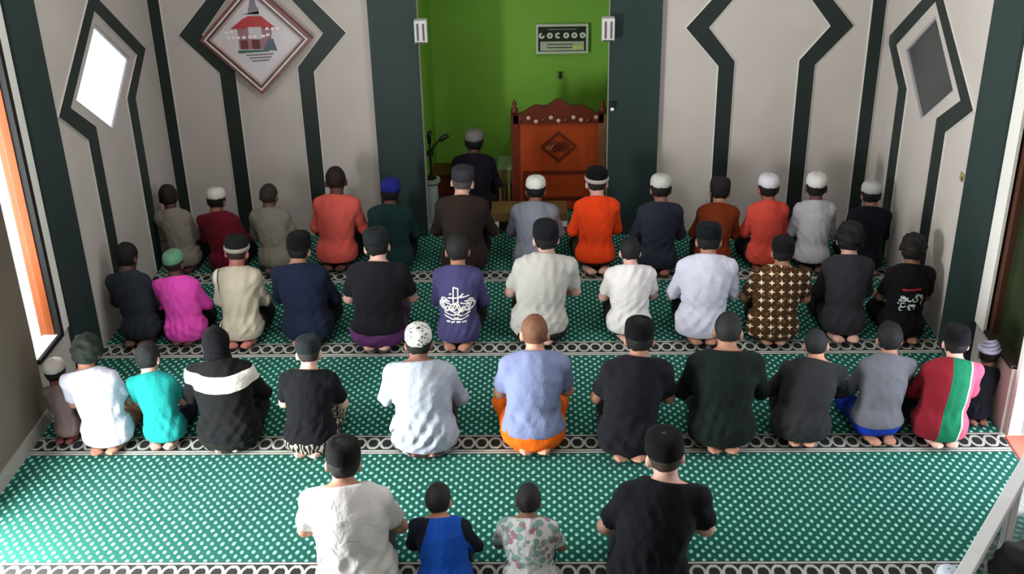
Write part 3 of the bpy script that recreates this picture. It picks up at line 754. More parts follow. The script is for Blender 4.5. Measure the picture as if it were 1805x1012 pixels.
# ------------------------------------------------------------------ cloth materials
def cloth(col, pat=None, **kw):
    key = ('cloth', tuple(col), pat, str(kw))
    if key in MATS: return MATS[key]
    if max(col) < 85: col = tuple(int(x*.76) for x in col)
    elif min(col) > 165: col = tuple(int(x*.92) for x in col)
    m = new_mat('cloth', col, .9, .08); k = NT(m); co, o = k.xyz(); c = lin(col)
    n = k.node('ShaderNodeTexNoise', i_Scale=7.0, i_Detail=4.0); k.link(co, n.inputs['Vector'])
    out = k.mix(n.outputs[0], tuple(x*.86 for x in c), tuple(min(1, x*1.12) for x in c))
    def band(v, a, b): return k.math('MULTIPLY', k.math('GREATER_THAN', v, a), k.math('LESS_THAN', v, b))
    if pat == 'yoke':                       # pale yoke across the shoulders
        out = k.mix(band(o[2], kw['z0'], kw['z1']), out, lin(kw['c2']))
    elif pat == 'raglan':                   # coloured body panel, darker sleeves and shoulders
        v = k.math('ADD', k.math('ABSOLUTE', o[0]), k.math('MULTIPLY', o[2], .30))
        out = k.mix(k.math('LESS_THAN', v, kw['v']), out, lin(kw['c2']))
    elif pat == 'panels':                   # vertical colour panels
        for x0, x1, cc in kw['cols']: out = k.mix(band(k.math('ADD', o[0], k.math('MULTIPLY', o[2], kw.get('sl', 0))), x0, x1), out, lin(cc))
    elif pat == 'batik':
        def star(ox, oz):
            S_ = kw.get('s', .075)
            fx = k.math('SUBTRACT', k.math('FRACT', k.math('ADD', k.math('DIVIDE', o[0], S_), ox+50)), .5)
            fz = k.math('SUBTRACT', k.math('FRACT', k.math('ADD', k.math('DIVIDE', k.math('ADD', o[2], k.math('MULTIPLY', o[1], .4)), S_), oz+50)), .5)
            p = k.math('ABSOLUTE', k.math('MULTIPLY', fx, fz)); r2 = k.math('ADD', k.math('MULTIPLY', fx, fx), k.math('MULTIPLY', fz, fz))
            return k.math('MULTIPLY', k.math('LESS_THAN', p, .011), k.math('LESS_THAN', r2, .085))
        vo = k.node('ShaderNodeTexVoronoi', i_Scale=34.0); k.link(co, vo.inputs['Vector'])
        out = k.mix(k.math('LESS_THAN', vo.outputs[0], .33), out, lin(kw['c3']))
        out = k.mix(star(0, 0), out, lin(kw['c2']))
    elif pat == 'floral':
        vo = k.node('ShaderNodeTexVoronoi', i_Scale=kw.get('s', 26.0)); k.link(co, vo.inputs['Vector'])
        n2 = k.node('ShaderNodeTexNoise', i_Scale=9.0); k.link(co, n2.inputs['Vector'])
        fac = k.math('MULTIPLY', k.math('LESS_THAN', vo.outputs[0], .52), k.math('GREATER_THAN', n2.outputs[0], .42))
        out = k.mix(fac, out, k.mix(k.math('GREATER_THAN', n2.outputs[0], .56), lin(kw['c2']), lin(kw['c3'])))
    elif pat == 'squiggle':
        wv = k.node('ShaderNodeTexWave', i_Scale=11.0, i_Distortion=14.0, i_Detail=2.0); k.link(co, wv.inputs['Vector'])
        out = k.mix(k.math('GREATER_THAN', wv.outputs[1], .62), out, lin(kw['c2']))
    elif pat == 'check':
        v = k.math('FRACT', k.math('MULTIPLY', o[0], 22)); u_ = k.math('FRACT', k.math('MULTIPLY', o[1], 22))
        out = k.mix(k.math('MAXIMUM', k.math('LESS_THAN', v, .2), k.math('LESS_THAN', u_, .2)), out, lin(kw['c2']))
    elif pat == 'capmesh':
        vo = k.node('ShaderNodeTexVoronoi', i_Scale=42.0); k.link(co, vo.inputs['Vector']); vo.feature = 'DISTANCE_TO_EDGE'
        n2 = k.node('ShaderNodeTexNoise', i_Scale=30.0); k.link(co, n2.inputs['Vector'])
        out = k.mix(k.math('MULTIPLY', k.math('GREATER_THAN', vo.outputs[0], .14), k.math('GREATER_THAN', n2.outputs[0], .47)), out, lin(kw['c2']))
    k.link(out, k.b.inputs['Base Color'])
    n3 = k.node('ShaderNodeTexNoise', i_Scale=16.0, i_Detail=3.0, i_Distortion=1.2); k.link(co, n3.inputs['Vector'])
    bp = k.node('ShaderNodeBump', i_Strength=.5, i_Distance=.014); k.link(n3.outputs[0], bp.inputs['Height'])
    k.link(bp.outputs[0], k.b.inputs['Normal']); k.b.inputs['Sheen Weight'].default_value = .03
    MATS[key] = m; return m
def skin_mat(col):
    key = ('skin', tuple(col))
    if key not in MATS:
        m = mat('skin', col, .55, .14, 14, .1, 120); MATS[key] = m
    return MATS[key]
def hair_mat(col): return mat('hair', tuple(int(x*.7) for x in col), .7, .25, 60, .5, 180, stretch=(1, 1, .3))
EYEM = mat('eye', (214, 208, 200), .25, 0)

# ------------------------------------------------------------------ one sitting figure
def rotm(pitch, yaw, roll):
    return np.array(Matrix.Rotation(yaw, 3, 'Z') @ Matrix.Rotation(pitch, 3, 'X') @ Matrix.Rotation(roll, 3, 'Y'))
def skeleton(p):
    J = {}; W = p['w']; lean = p['lean']; lx = p['lx']
    base = np.array([0, -.02, .19])
    d1 = np.array([lx*.7, math.sin(lean*.55), math.cos(lean*.55)]); d2 = np.array([lx*1.1, math.sin(lean*1.25), math.cos(lean*1.25)])
    d1 /= np.linalg.norm(d1); d2 /= np.linalg.norm(d2)
    J['pel'] = base; J['waist'] = base+.19*d1; J['chest'] = J['waist']+.14*d2; J['sh'] = J['chest']+.115*d2
    nd = np.array([lx*.8, math.sin(lean*1.2+.15), math.cos(lean*1.2+.15)])
    J['neck0'] = J['sh']+np.array([0, 0, .01]); J['neck1'] = J['neck0']+nd*.10
    J['R'] = rotm(-p['nod'], p['turn'], p['tilt'])
    up = J['R'][:, 2]; fw = J['R'][:, 1]
    J['hc'] = J['neck1']+(up*.075+fw*.028)*p['hs']
    for s, nm in ((-1, 'L'), (1, 'R')):
        sh = J['sh']+np.array([s*.155*W, .0, -.035])
        el = np.array([s*(.222*W+p['elbow'])+lx*.25, sh[1]+.06, .335])
        wr = np.array([s*(.12+.03*W), .25, .285])
        if p.get('arm_'+nm): el, wr = [np.array(v, float) for v in p['arm_'+nm]]
        J['sh'+nm], J['el'+nm], J['wr'+nm] = sh, el, wr
        J['hip'+nm] = np.array([s*.088*W, .02, .165]); J['kn'+nm] = np.array([s*p['knee'], .40, .115])
        J['sk'+nm] = np.array([s*(p['knee']+.005), .39, .075]); J['an'+nm] = np.array([s*.075, -.065, .062])
    return J
def torso(f, J, W, g, k=.05, hip=1.0):
    dep = (1, 1.32, 1)
    f.cone(J['pel'], J['waist'], (.150*W*hip+g), .138*W+g, k, (1, 1.18, 1))
    f.cone(J['waist'], J['chest'], .138*W+g, .150*W+g, k, dep)
    f.cone(J['chest'], J['sh']+np.array([0, -.01, -.045]), .150*W+g, .115*W+g, k, dep)
    for s, nm in ((-1, 'L'), (1, 'R')):
        f.cone(J['sh']+np.array([0, 0, -.005]), J['sh'+nm], .060+g, .056+g, k)
        f.cone(J['neck0']+np.array([0, -.005, .022]), J['sh'+nm]+np.array([0, 0, .012]), .042+g, .034+g, k)
        f.cone(np.array([s*.075*W, -.055, .155]), np.array([s*.08*W, .0, .16]), .098*W*hip+g, .095+g, k)
def arm(f, J, nm, g, upto=1.0, k=.03, taper=1.0):
    a, b, c = J['sh'+nm], J['el'+nm], J['wr'+nm]
    def cutat(p, d): return [(p, d/np.linalg.norm(d))]
    if upto >= 2:
        f.cone(a, b, .054+g, .043+g, k); f.cone(b, c, .043+g, .030+g*taper, k, cuts=cutat(c-(c-b)*.02, c-b) if g else ())
    else:
        e = a+(b-a)*upto; f.cone(a, a+(b-a)*(upto+.35), .056+g, .050+g*1.25, k, cuts=cutat(e, b-a))
BODY_N = [0]
def person(spec):
    BODY_N[0] += 1; seed = BODY_N[0]
    p = dict(lean=R(15), lx=0, nod=R(12), turn=0, tilt=0, hs=1.17, elbow=0.0, knee=.13, w=1.0, sleeve='long', hem=.085, loose=.018,
             hair=('short', (26, 24, 24)), cap=None, bottom=('trousers', (34, 34, 38)), skin=(150, 106, 86), yaw=0, collar=0, feet=1, fold=.006)
    rv = random.Random(seed*13+5)
    p.update(turn=R(rv.uniform(-9, 9)), tilt=R(rv.uniform(-5, 5)), nod=R(rv.uniform(8, 20)), yaw=rv.uniform(-5, 5), elbow=rv.uniform(-.008, .012), lean=R(rv.uniform(12, 18)))
    p.update(spec)
    # place: rear of the feet on the carpet at pixel b, crown of the head at pixel h
    F0 = at(*p['b'], 2, 0); s = .9
    for _ in range(5):
        J = skeleton(p); crown = J['hc']+J['R'][:, 2]*(.118*p['hs'])+np.array([0, 0, .02 if p['cap'] else .008])
        oy = F0[1]+.20*s; T = at(*p['h'], 1, oy+crown[1]*s); s = T[2]/crown[2]
        p['lx'] = float(np.clip(p['lx']+(T[0]-F0[0]-crown[0]*s)/s/.62*.8, -.25, .25))
        dist = np.linalg.norm(T-CAM0); wm = p['px']/F_PX*dist
        p['w'] = float(np.clip((wm/s/2-.058)/.222, .75, 1.32))
    p['s'] = s
    J = skeleton(p); W = p['w']; hs = p['hs']
    org = np.array([F0[0], oy, 0.0])
    lo = (-.46*max(1, W), -.32, -.02); hi = (.46*max(1, W), .60, crown[2]+.05)
    H_ = .0138
    # --- body
    f = Field(lo, hi, H_)
    torso(f, J, W, 0)
    for nm in 'LR':
        arm(f, J, nm, 0, 2); f.cone(J['hip'+nm], J['kn'+nm], .085, .060, .04); f.cone(J['sk'+nm], J['an'+nm], .052, .036, .03)
    f.cone(J['neck0'], J['neck1'], .062, .052*hs, .03)
    sl, g = f.local(J['hc'], J['R'], .17*hs); g = [x/hs for x in g]
    f.smin(sl, (head_sdf(g)*hs).astype(np.float32), .022)
    V, Q = f.surface()
    Vs = [V]; Qs = [Q]; off = len(V)
    def addpart(VQ, M3, t, mirror):
        nonlocal off
        v = VQ[0].copy(); q = VQ[1].copy()
        if mirror: v[:, 0] *= -1; q = q[:, ::-1]
        v = v @ M3.T + t; Vs.append(v); Qs.append(q+off); off += len(v)
    for sgn, nm in ((-1, 'L'), (1, 'R')):
        c, b = J['wr'+nm], J['el'+nm]; d = np.array([-sgn*.10, .98, -.06]) if 'hand' not in p else np.array(p['hand'])
        d = d/np.linalg.norm(d); up = np.array([sgn*.25, .15, 1.0]); up -= d*(up@d); up /= np.linalg.norm(up)
        addpart(HAND, np.stack([np.cross(d, up), d, up], 1)*.95, c, sgn > 0)
        an = J['an'+nm]; d = np.array([-sgn*.22, -.95, -.03]); d /= np.linalg.norm(d); up = np.array([sgn*.2, .08, -1.0]); up -= d*(up@d); up /= np.linalg.norm(up)
        addpart(FOOT, np.stack([np.cross(d, up), d, up], 1), an+np.array([sgn*.012, -.012, -.008]), sgn < 0)
    V = np.concatenate(Vs); Q = np.concatenate(Qs); V[:, 2] = np.maximum(V[:, 2], .003)
    root = add_obj('person', np_mesh('person', V*s, Q), skin_mat(p['skin']))
    root.location = org; root.rotation_euler = (0, 0, R(p['yaw']))
    # --- lower garment
    kind, bc = p['bottom'][:2]; bmat = cloth(bc, *(p['bottom'][2:3]), **(p['bottom'][3] if len(p['bottom']) > 3 else {}))
    f = Field(lo, (hi[0], hi[1], .48), .015)
    gb = .016
    f.cone(J['pel'], J['waist'], .150*W+gb-.004, .138*W+gb-.006, .05, (1, 1.18, 1))
    for sgn, nm in ((-1, 'L'), (1, 'R')):
        f.cone(np.array([sgn*.075*W, -.055, .155]), np.array([sgn*.08*W, .0, .16]), .098*W+gb, .095+gb, .05)
        f.cone(J['hip'+nm], J['kn'+nm], .085+gb, .062+gb, .05)
        f.cone(J['sk'+nm], J['an'+nm], .054+gb, .040+gb, .03, cuts=[(J['an'+nm]+np.array([0, .015, 0]), np.array([0, -1.0, 0]))])
    if kind == 'sarong':
        f.cone((0, .02, .13), (0, .36, .11), .185*W, p['knee']+.05, .06, (1, 1, 2.0))
        f.cone((0, -.05, .10), (0, .1, .10), .165*W, .18, .06, (1, 1, 1.7))
    gg = [f.ax[0][:, None, None], f.ax[1][None, :, None], f.ax[2][None, None, :]]
    f.F = f.F+wob(gg, .004, 60, seed+50).astype(np.float32)
    hid = np.minimum(gg[2]-(p['hem']+.045), .03-gg[1])+0*gg[0]      # nothing of it under the shirt-tail
    f.F = np.maximum(f.F, hid.astype(np.float32))
    f.cut((0, 0, .008), (0, 0, -1.0)); f.cut((0, 0, min(.36, J['waist'][2]-.03)), (0, 0, 1.0))
    V, Q = f.surface(); add_obj(kind, np_mesh(kind, V*s, Q), bmat, root)
    # --- shirt
    f = Field(lo, (hi[0], hi[1], J['neck1'][2]+.06), .0140)
    gs = p['loose']
    torso(f, J, W, gs, .06, p.get('hip', 1.0))
    f.cone((0, -.05, .13), (0, .02, .13), .172*W+gs, .165*W+gs, .05, (1, 1.15, 1.1))      # shirt-tail falls over the seat
    for nm in 'LR': arm(f, J, nm, gs*.9, 2 if p['sleeve'] == 'long' else .78, .03, .8)
    nd = J['neck1']-J['neck0']; nd /= np.linalg.norm(nd)
    f.cone(J['neck0']-nd*.02, J['neck0']+nd*(.09+p['collar']), .080, .062*hs/1.1, .035)
    gg = [f.ax[0][:, None, None], f.ax[1][None, :, None], f.ax[2][None, None, :]]
    zz = np.clip((.56-gg[2])/.35, .32, 1)
    fsh = lambda a: 1.6*np.abs(np.sin(a*.5))-1.0
    rs = np.random.RandomState(seed+11); fold = 0
    for _ in range(4):
        a_ = rs.uniform(-.9, .9); fold = fold+fsh(gg[0]*rs.uniform(45, 100)*math.cos(a_)+gg[2]*rs.uniform(45, 95)*math.sin(a_)+2.2*np.sin(gg[2]*rs.uniform(6, 14)+rs.uniform(0, 6))+rs.uniform(0, 6.3))
    f.F = f.F+(fold*zz*np.clip((gg[2]-p['hem']-.015)/.10, .08, 1)*p['fold']*.8).astype(np.float32)
    f.cut((0, 0, p['hem']), (0, 0, -1.0))
    f.cut(tuple(J['neck0']+nd*(.062+p['collar'])), tuple(nd))
    # short-sleeved cuts are in arm(); keep the front open enough for the hands
    V, Q = f.surface()
    pat = p.get('pat'); smat = cloth(p['shirt'], *(pat[:1] if pat else ()), **(pat[1] if pat else {}))
    shirt = add_obj('shirt', np_mesh('shirt', V*s, Q), smat, root)
    # --- head things
    Mh = Matrix([[*(J['R'][i]*hs*s), J['hc'][i]*s] for i in range(3)]+[[0, 0, 0, 1]])
    def headpart(name, me, m, dz=0, sc=1.0, parent=None, dx=0, dy=0):
        me = me.copy(); me.materials.clear()
        o = add_obj(name, me, m, parent or root); o.matrix_basis = (Mh if parent is None else Matrix.Identity(4)) @ Matrix.Translation((dx, dy, dz)) @ Matrix.Scale(sc, 4)
        return o
    for sx in (-1, 1): headpart('eye', EYE, EYEM, .003, 1, None, sx*.032, .083)
    if p['hair']: headpart('hair', HAIRS[p['hair'][0]], hair_mat(p['hair'][1]))
    if p['cap']:
        ck, cc = p['cap'][:2]; cpat = p['cap'][2] if len(p['cap']) > 2 else None
        cm = cloth(cc, *(cpat[:1] if cpat else ()), **(cpat[1] if cpat else {}))
        if ck == 'kufi': o = headpart('kufi_cap', KUFI, cm, .036, 1.02, None, 0, -.010)
        elif ck == 'peci': o = headpart('songkok_cap', PECI, cm, .030, 1.04, None, 0, -.010)
        elif ck == 'hood': o = headpart('hood', HOOD, cm)
        elif ck == 'wrap': o = headpart('wrapped_cap', WRAP, cm, .030, 1.0, None, 0, -.010)
        o.rotation_mode = 'XYZ'
        if ck in ('kufi', 'peci'): o.matrix_basis = o.matrix_basis @ Matrix.Rotation(R(p.get('captilt', 10)), 4, 'X')
        if len(p['cap']) > 3: headpart('cap_band', BAND, cloth(p['cap'][3]), .0, 1.0, o)
    tag(root, p['label'], 'person', 'seated worshippers')
    p['J'] = J; p['root'] = root; p['shirt_obj'] = shirt
    return p
def ribbon_print(p, name, strokes, col, wd=.008, off=.004):
    """flat lettering / marks laid on the back of the shirt; strokes are (x,z) lists in figure units"""
    me = p['shirt_obj'].data; s = p['s']
    bvh = BVHTree.FromPolygons([v.co for v in me.vertices], [tuple(q.vertices) for q in me.polygons])
    mb = MB()
    for st in strokes:
        pts = []
        for (x0, z0), (x1, z1) in zip(st[:-1], st[1:]):
            n_ = max(1, int(math.hypot(x1-x0, z1-z0)/.010))
            for i in range(n_): pts.append((x0+(x1-x0)*i/n_, z0+(z1-z0)*i/n_))
        pts.append(st[-1]); L_, R_ = [], []
        for i, (x, z) in enumerate(pts):
            a, b = pts[max(0, i-1)], pts[min(len(pts)-1, i+1)]; dx, dz = b[0]-a[0], b[1]-a[1]; l = math.hypot(dx, dz) or 1
            nx, nz = -dz/l*wd/2, dx/l*wd/2
            for lst, sg in ((L_, 1), (R_, -1)):
                h = bvh.ray_cast(Vector(((x+sg*nx)*s, -2, (z+sg*nz)*s)), Vector((0, 1, 0)))
                lst.append(None if h[0] is None else h[0]+Vector((0, -off, 0)))
        for i in range(len(pts)-1):
            q = [L_[i], R_[i], R_[i+1], L_[i+1]]
            if all(v is not None for v in q): mb.raw(q, [(0, 1, 2, 3)])
    return mb.build(name, mat('shirt_print', col, .7, .1, 20), p['root'], smooth=True)

# ------------------------------------------------------------------ the sitters
DK, MID, LT, PALE_S = (92, 62, 52), (132, 90, 74), (166, 118, 98), (205, 160, 146)
BLK = (24, 24, 26); BH = (24, 22, 22)
def K(c): return ('kufi', c)
def S_(c): return ('peci', c)
PEOPLE = [
 # niche
 dict(h=(835, 226), b=(838, 392), px=92, shirt=(36, 30, 46), cap=K((120, 116, 112)), skin=DK, bottom=('sarong', (40, 36, 34)), label='prayer leader in dark shirt and grey cap sitting alone in the green niche'),
 # front row
 dict(h=(286, 325), b=(322, 485), px=74, shirt=(128, 120, 112), skin=(70, 44, 40), hair=('short', (48, 30, 28)), tilt=R(-6), turn=R(8), label='bareheaded person in grey-beige shirt, first of the front row by the left wall'),
 dict(h=(377, 330), b=(400, 488), px=88, shirt=(96, 22, 36), cap=K((226, 220, 216)), skin=MID, label='person in maroon shirt and white cap in the front row'),
 dict(h=(473, 323), b=(485, 485), px=85, shirt=(122, 116, 106), skin=(96, 70, 62), hair=('thin', (66, 50, 46)), label='bareheaded person in olive-grey shirt in the front row'),
 dict(h=(587, 292), b=(592, 482), px=100, shirt=(206, 88, 80), skin=(86, 54, 48), hair=('thin', (52, 34, 32)), turn=R(10), hem=.10, bottom=('trousers', (36, 26, 30)), label='person in coral red shirt without cap left of the dark green column'),
 dict(h=(688, 313), b=(692, 488), px=98, shirt=(32, 62, 64), cap=K((34, 38, 120)), skin=DK, label='person in dark teal shirt and blue cap in the front row'),
 dict(h=(815, 290), b=(818, 492), px=115, shirt=(62, 50, 46), cap=S_((74, 72, 78)), skin=PALE_S, hair=('buzz', (120, 112, 110)), label='broad-backed person in dark brown shirt and grey patterned cap before the niche'),
 dict(h=(942, 308), b=(942, 485), px=103, shirt=(124, 126, 140), cap=K((238, 236, 230)), skin=MID, label='person in blue-grey shirt and plain white cap before the pulpit'),
 dict(h=(1055, 293), b=(1050, 488), px=95, shirt=(232, 68, 26), cap=('peci', (24, 20, 22), None, (176, 164, 160)), skin=PALE_S, hair=('buzz', (60, 50, 50)), hem=.13, bottom=('trousers', (74, 62, 40)), label='person in bright orange shirt and black cap with pale rim'),
 dict(h=(1165, 305), b=(1160, 490), px=95, shirt=(54, 60, 76), cap=K((206, 204, 200)), skin=MID, label='person in slate navy shirt and off-white cap by the right column'),
 dict(h=(1267, 310), b=(1258, 488), px=85, shirt=(112, 46, 22), cap=S_((50, 48, 48)), skin=LT, label='person in rust brown shirt and dark grey cap in the front row'),
 dict(h=(1358, 305), b=(1350, 485), px=84, shirt=(204, 74, 62), cap=('kufi', (228, 222, 232)), skin=(150, 84, 70), hem=.10, label='person in red shirt and white cap in the right half of the front row'),
 dict(h=(1440, 303), b=(1434, 485), px=86, shirt=(184, 182, 190), cap=K((226, 224, 220)), skin=DK, hem=.12, bottom=('trousers', (24, 24, 28)), turn=R(-6), label='person in pale grey-white shirt and white cap in the front row'),
 dict(h=(1537, 318), b=(1525, 488), px=88, shirt=(26, 29, 38), cap=K((190, 188, 190)), skin=MID, label='person in black shirt and pale cap, last of the front row by the right wall'),
 # second row
 dict(h=(215, 428), b=(244, 615), px=90, shirt=(58, 64, 76), skin=DK, hair=('short', BH), label='person in slate shirt at the left end of the second row'),
 dict(h=(303, 440), b=(324, 612), px=98, shirt=(232, 80, 186), cap=K((98, 146, 118)), skin=DK, hair=('thin', (40, 30, 30)), hem=.06, fold=.009, label='small person in bright pink shirt and green cap'),
 dict(h=(418, 413), b=(423, 618), px=100, shirt=(196, 184, 166), cap=('peci', (34, 34, 34), None, (150, 140, 132)), skin=(168, 104, 94), hair=('buzz', (70, 54, 50)), fold=.009, pat=('panels', dict(cols=[(-.3, -.15, (228, 222, 210)), (-.15, -.138, (90, 78, 66))])), label='person in cream shirt and black cap with grey band'),
 dict(h=(525, 408), b=(541, 615), px=125, shirt=(34, 42, 66), cap=S_((20, 20, 22)), skin=LT, label='person in navy shirt and black cap in the second row'),
 dict(h=(660, 400), b=(665, 622), px=135, shirt=(36, 34, 40), cap=S_((38, 46, 48)), skin=PALE_S, hem=.17, bottom=('sarong', (86, 46, 92)), sleeve='short', label='person in black shirt over a purple sarong'),
 dict(h=(803, 412), b=(808, 622), px=106, shirt=(66, 62, 102), skin=LT, hair=('short', (36, 36, 34)), sleeve='long', label='person in purple-blue shirt with white calligraphy on the back', yaw=-3, key='callig'),
 dict(h=(962, 387), b=(950, 612), px=140, shirt=(198, 194, 190), cap=S_((30, 30, 38)), skin=PALE_S, sleeve='short', collar=.012, fold=.009, bottom=('sarong', (44, 46, 44)), label='person in off-white shirt and black cap in the centre of the second row'),
 dict(h=(1113, 417), b=(1110, 605), px=110, shirt=(234, 228, 228), skin=PALE_S, hair=('short', (26, 28, 36)), sleeve='short', fold=.009, hem=.10, bottom=('trousers', (44, 42, 54)), label='bareheaded person in plain white T-shirt in the second row'),
 dict(h=(1250, 390), b=(1240, 612), px=130, shirt=(220, 218, 238), cap=S_((22, 28, 34)), skin=LT, collar=.012, fold=.009, bottom=('trousers', (32, 34, 40)), label='person in lilac-white long-sleeved shirt and black cap'),
 dict(h=(1380, 415), b=(1365, 612), px=125, shirt=(84, 58, 36), cap=S_((24, 26, 28)), skin=LT, sleeve='short', pat=('batik', dict(c2=(224, 206, 178), c3=(112, 76, 40), s=.07)), label='person in brown batik shirt with pale star motifs'),
 dict(h=(1500, 392), b=(1490, 608), px=105, shirt=(62, 60, 66), skin=PALE_S, hair=('mop', (20, 18, 20)), turn=R(-8), label='bareheaded person in charcoal shirt near the right of the second row'),
 dict(h=(1612, 413), b=(1595, 610), px=98, shirt=(26, 22, 24), skin=MID, hair=('mop', (30, 24, 22)), sleeve='short', bottom=('trousers', (26, 28, 44)), label='person in black T-shirt with white graphic on the back', key='graphic'),
 # third row
 dict(h=(90, 632), b=(116, 785), px=56, hs=1.36, shirt=(112, 94, 94), cap=K((208, 202, 198)), skin=(110, 60, 58), sleeve='long', label='small person in mauve-grey clothes and white cap by the left wall'),
 dict(h=(143, 590), b=(183, 805), px=114, shirt=(206, 204, 222), skin=LT, hair=('mop', (44, 54, 46)), sleeve='short', fold=.009, bottom=('trousers', (150, 112, 88)), label='person in white shirt at the left of the third row'),
 dict(h=(255, 603), b=(286, 795), px=98, hs=1.24, shirt=(30, 134, 132), skin=PALE_S, hair=('short', (30, 34, 34)), sleeve='short', bottom=('trousers', (28, 32, 52)), label='person in teal T-shirt'),
 dict(h=(380, 573), b=(400, 800), px=150, shirt=(30, 29, 32), cap=('hood', (24, 23, 28)), hair=None, skin=PALE_S, pat=('yoke', dict(z0=.41, z1=.505, c2=(228, 222, 218))), bottom=('sarong', (32, 36, 32)), knee=.17, label='person in black robe with broad white yoke and black head covering'),
 dict(h=(540, 590), b=(545, 810), px=128, shirt=(25, 25, 31), cap=S_((36, 44, 48)), skin=PALE_S, hair=('buzz', (60, 54, 52)), sleeve='short', hem=.13, bottom=('sarong', (40, 38, 36), 'squiggle', dict(c2=(150, 142, 128))), label='person in black T-shirt over a sarong patterned black and beige'),
 dict(h=(737, 570), b=(748, 808), px=165, shirt=(176, 180, 194), cap=('kufi', (222, 220, 216), ('capmesh', dict(c2=(112, 112, 112)))), skin=MID, fold=.009, hem=.03, hip=1.06, captilt=26, nod=R(20), bottom=('sarong', (82, 56, 58)), label='person in pale grey long shirt and white lace cap'),
 dict(h=(945, 553), b=(940, 805), px=155, shirt=(128, 136, 174), skin=(206, 150, 128), hair=('thin', (166, 110, 84)), sleeve='short', collar=.012, hem=.15, knee=.20, bottom=('sarong', (236, 104, 26)), label='bareheaded person in light blue shirt over an orange sarong'),
 dict(h=(1127, 558), b=(1110, 818), px=155, shirt=(33, 33, 41), cap=S_((18, 17, 20)), skin=LT, collar=.010, sleeve='short', hem=.06, fold=.007, label='person in black shirt and tall black cap in the third row'),
 dict(h=(1285, 548), b=(1275, 803), px=165, shirt=(30, 40, 38), skin=LT, hair=('buzz', (44, 40, 42)), bottom=('trousers', (28, 46, 42)), label='broad-backed person in dark green shirt with cropped hair'),
 dict(h=(1447, 578), b=(1415, 790), px=148, shirt=(60, 60, 64), skin=(206, 148, 124), hair=('buzz', (52, 54, 56)), lean=R(22), label='person in charcoal shirt leaning left in the third row'),
 dict(h=(1588, 568), b=(1550, 788), px=120, shirt=(98, 98, 106), skin=LT, hair=('short', (24, 22, 26)), hem=.17, lean=R(22), bottom=('trousers', (22, 56, 168)), label='person in grey T-shirt and bright blue shorts'),
 dict(h=(1705, 572), b=(1662, 793), px=122, shirt=(120, 28, 40), cap=('peci', (22, 20, 26), None, (30, 26, 30)), skin=PALE_S, lean=R(20), pat=('panels', dict(sl=-.25, cols=[(-.085, .06, (24, 104, 74)), (.045, .058, (170, 190, 170)), (.06, .4, (206, 84, 112))])), label='person in red, green and pink shirt and black cap'),
 dict(h=(1754, 600), b=(1724, 752), px=66, hs=1.32, shirt=(30, 32, 42), cap=('wrap', (198, 194, 222)), skin=MID, label='small person in black clothes and wrapped lilac-white cap by the right doorway'),
 # rear row
 dict(h=(608, 770), b=(625, 1075), px=200, shirt=(214, 208, 208), cap=S_((24, 23, 24)), skin=LT, sleeve='short', fold=.009, bottom=('trousers', (56, 60, 66)), label='person in white T-shirt and tall black cap in the nearest row'),
 dict(h=(768, 853), b=(785, 1060), px=145, hs=1.30, shirt=(40, 44, 60), skin=(196, 130, 108), hair=('short', (40, 32, 34)), pat=('raglan', dict(v=.205, c2=(28, 78, 176))), label='small person in navy and royal blue raglan shirt'),
 dict(h=(928, 853), b=(935, 1060), px=160, hs=1.30, shirt=(206, 202, 204), skin=MID, hair=('short', (44, 38, 40)), sleeve='short', pat=('floral', dict(c2=(120, 150, 148), c3=(150, 110, 120))), bottom=('trousers', (36, 40, 44)), label='small person in white floral shirt'),
 dict(h=(1167, 755), b=(1145, 1085), px=205, shirt=(26, 25, 32), cap=S_((20, 19, 22)), skin=PALE_S, hair=('buzz', (90, 76, 72)), sleeve='short', bottom=('trousers', (70, 74, 82)), elbow=.02, label='large person in black T-shirt and black cap in the nearest row'),
 dict(h=(1680, 999), b=(1650, 1185), px=105, hs=1.32, shirt=(120, 122, 130), cap=K((206, 214, 230)), skin=MID, label='small person with pale blue cap just showing at the bottom edge'),
 dict(h=(1752, 962), b=(1766, 1330), px=112, yaw=-35, hs=1.25, shirt=(40, 40, 46), skin=MID, hair=('mop', (34, 28, 36)), label='bareheaded person in dark clothes beside the glass screen in the bottom right corner'),
]
MADE = [person(d_) for d_ in PEOPLE]
KEY = {p_['key']: p_ for p_ in MADE if p_.get('key')}
def arc(cx, cz, rx, rz, a0, a1, n=14): return [(cx+rx*math.cos(R(a0+(a1-a0)*i/n)), cz+rz*math.sin(R(a0+(a1-a0)*i/n))) for i in range(n+1)]
p_ = KEY['callig']; c0 = float(p_['J']['chest'][0])*.8; zc = .40
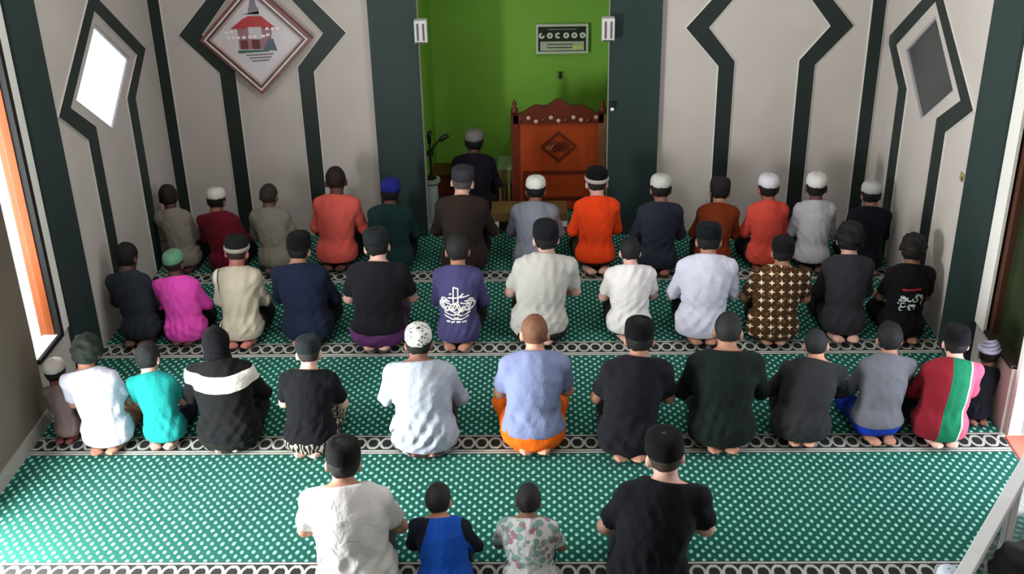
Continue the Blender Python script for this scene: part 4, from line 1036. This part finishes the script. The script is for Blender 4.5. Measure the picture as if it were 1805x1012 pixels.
st = [[(c0-.02, zc+.01), (c0-.02, zc+.13)], [(c0-.02, zc+.13), (c0+.015, zc+.12)], [(c0+.012, zc+.0), (c0+.012, zc+.12)], [(c0-.06, zc+.05), (c0+.09, zc+.065)],
      [(c0+.012, zc+.05), (c0+.05, zc+.085)], arc(c0-.07, zc-.005, .05, .035, 60, 330), arc(c0+.075, zc-.005, .05, .035, 220, 470), arc(c0, zc-.01, .05, .04, 180, 360),
      arc(c0-.03, zc-.045, .055, .03, 190, 350), arc(c0+.04, zc-.045, .055, .03, 190, 350), arc(c0, zc-.07, .09, .035, 200, 340), [(c0-.09, zc+.02), (c0-.03, zc+.005), (c0+.02, zc+.03)], [(c0+.03, zc+.02), (c0+.10, zc+.0)],
      [(c0-.07, zc-.125), (c0-.045, zc-.125)], [(c0-.035, zc-.125), (c0-.01, zc-.12)], [(c0+.0, zc-.125), (c0+.03, zc-.12)], [(c0+.04, zc-.12), (c0+.07, zc-.122)]]
st += [[(c0-.11+.22*i/40, zc-.02+.022*math.sin(i*.62+ph)+.01*math.cos(i*.31)) for i in range(41)] for ph in (0, 2.2)]
st += [arc(c0-.085, zc+.03, .022, .016, 0, 300, 8), arc(c0+.095, zc+.025, .02, .016, 180, 480, 8), [(c0-.015, zc-.09), (c0+.0, zc-.10), (c0+.015, zc-.09)], [(c0-.05, zc+.075), (c0-.035, zc+.085)]]
st = [[(c0+(x-c0)*1.22, zc+.015+(z-zc)*1.15) for x, z in q] for q in st]
ribbon_print(p_, 'calligraphy_print', st, (226, 222, 216), .011)
p_ = KEY['graphic']; c0 = float(p_['J']['chest'][0])*.9; zc = .40
ribbon_print(p_, 'collar_stripe', [[(c0-.09, zc+.115), (c0+.08, zc+.125)]], (150, 28, 48), .018)
rs_ = random.Random(5)
st = []
for k in range(26):
    x = c0+rs_.uniform(-.10, .10); z = zc+rs_.uniform(-.06, .065); st.append(arc(x, z, rs_.uniform(.01, .03), rs_.uniform(.006, .02), rs_.uniform(0, 180), rs_.uniform(200, 360), 6))
ribbon_print(p_, 'graphic_print', st, (196, 206, 200), .010)
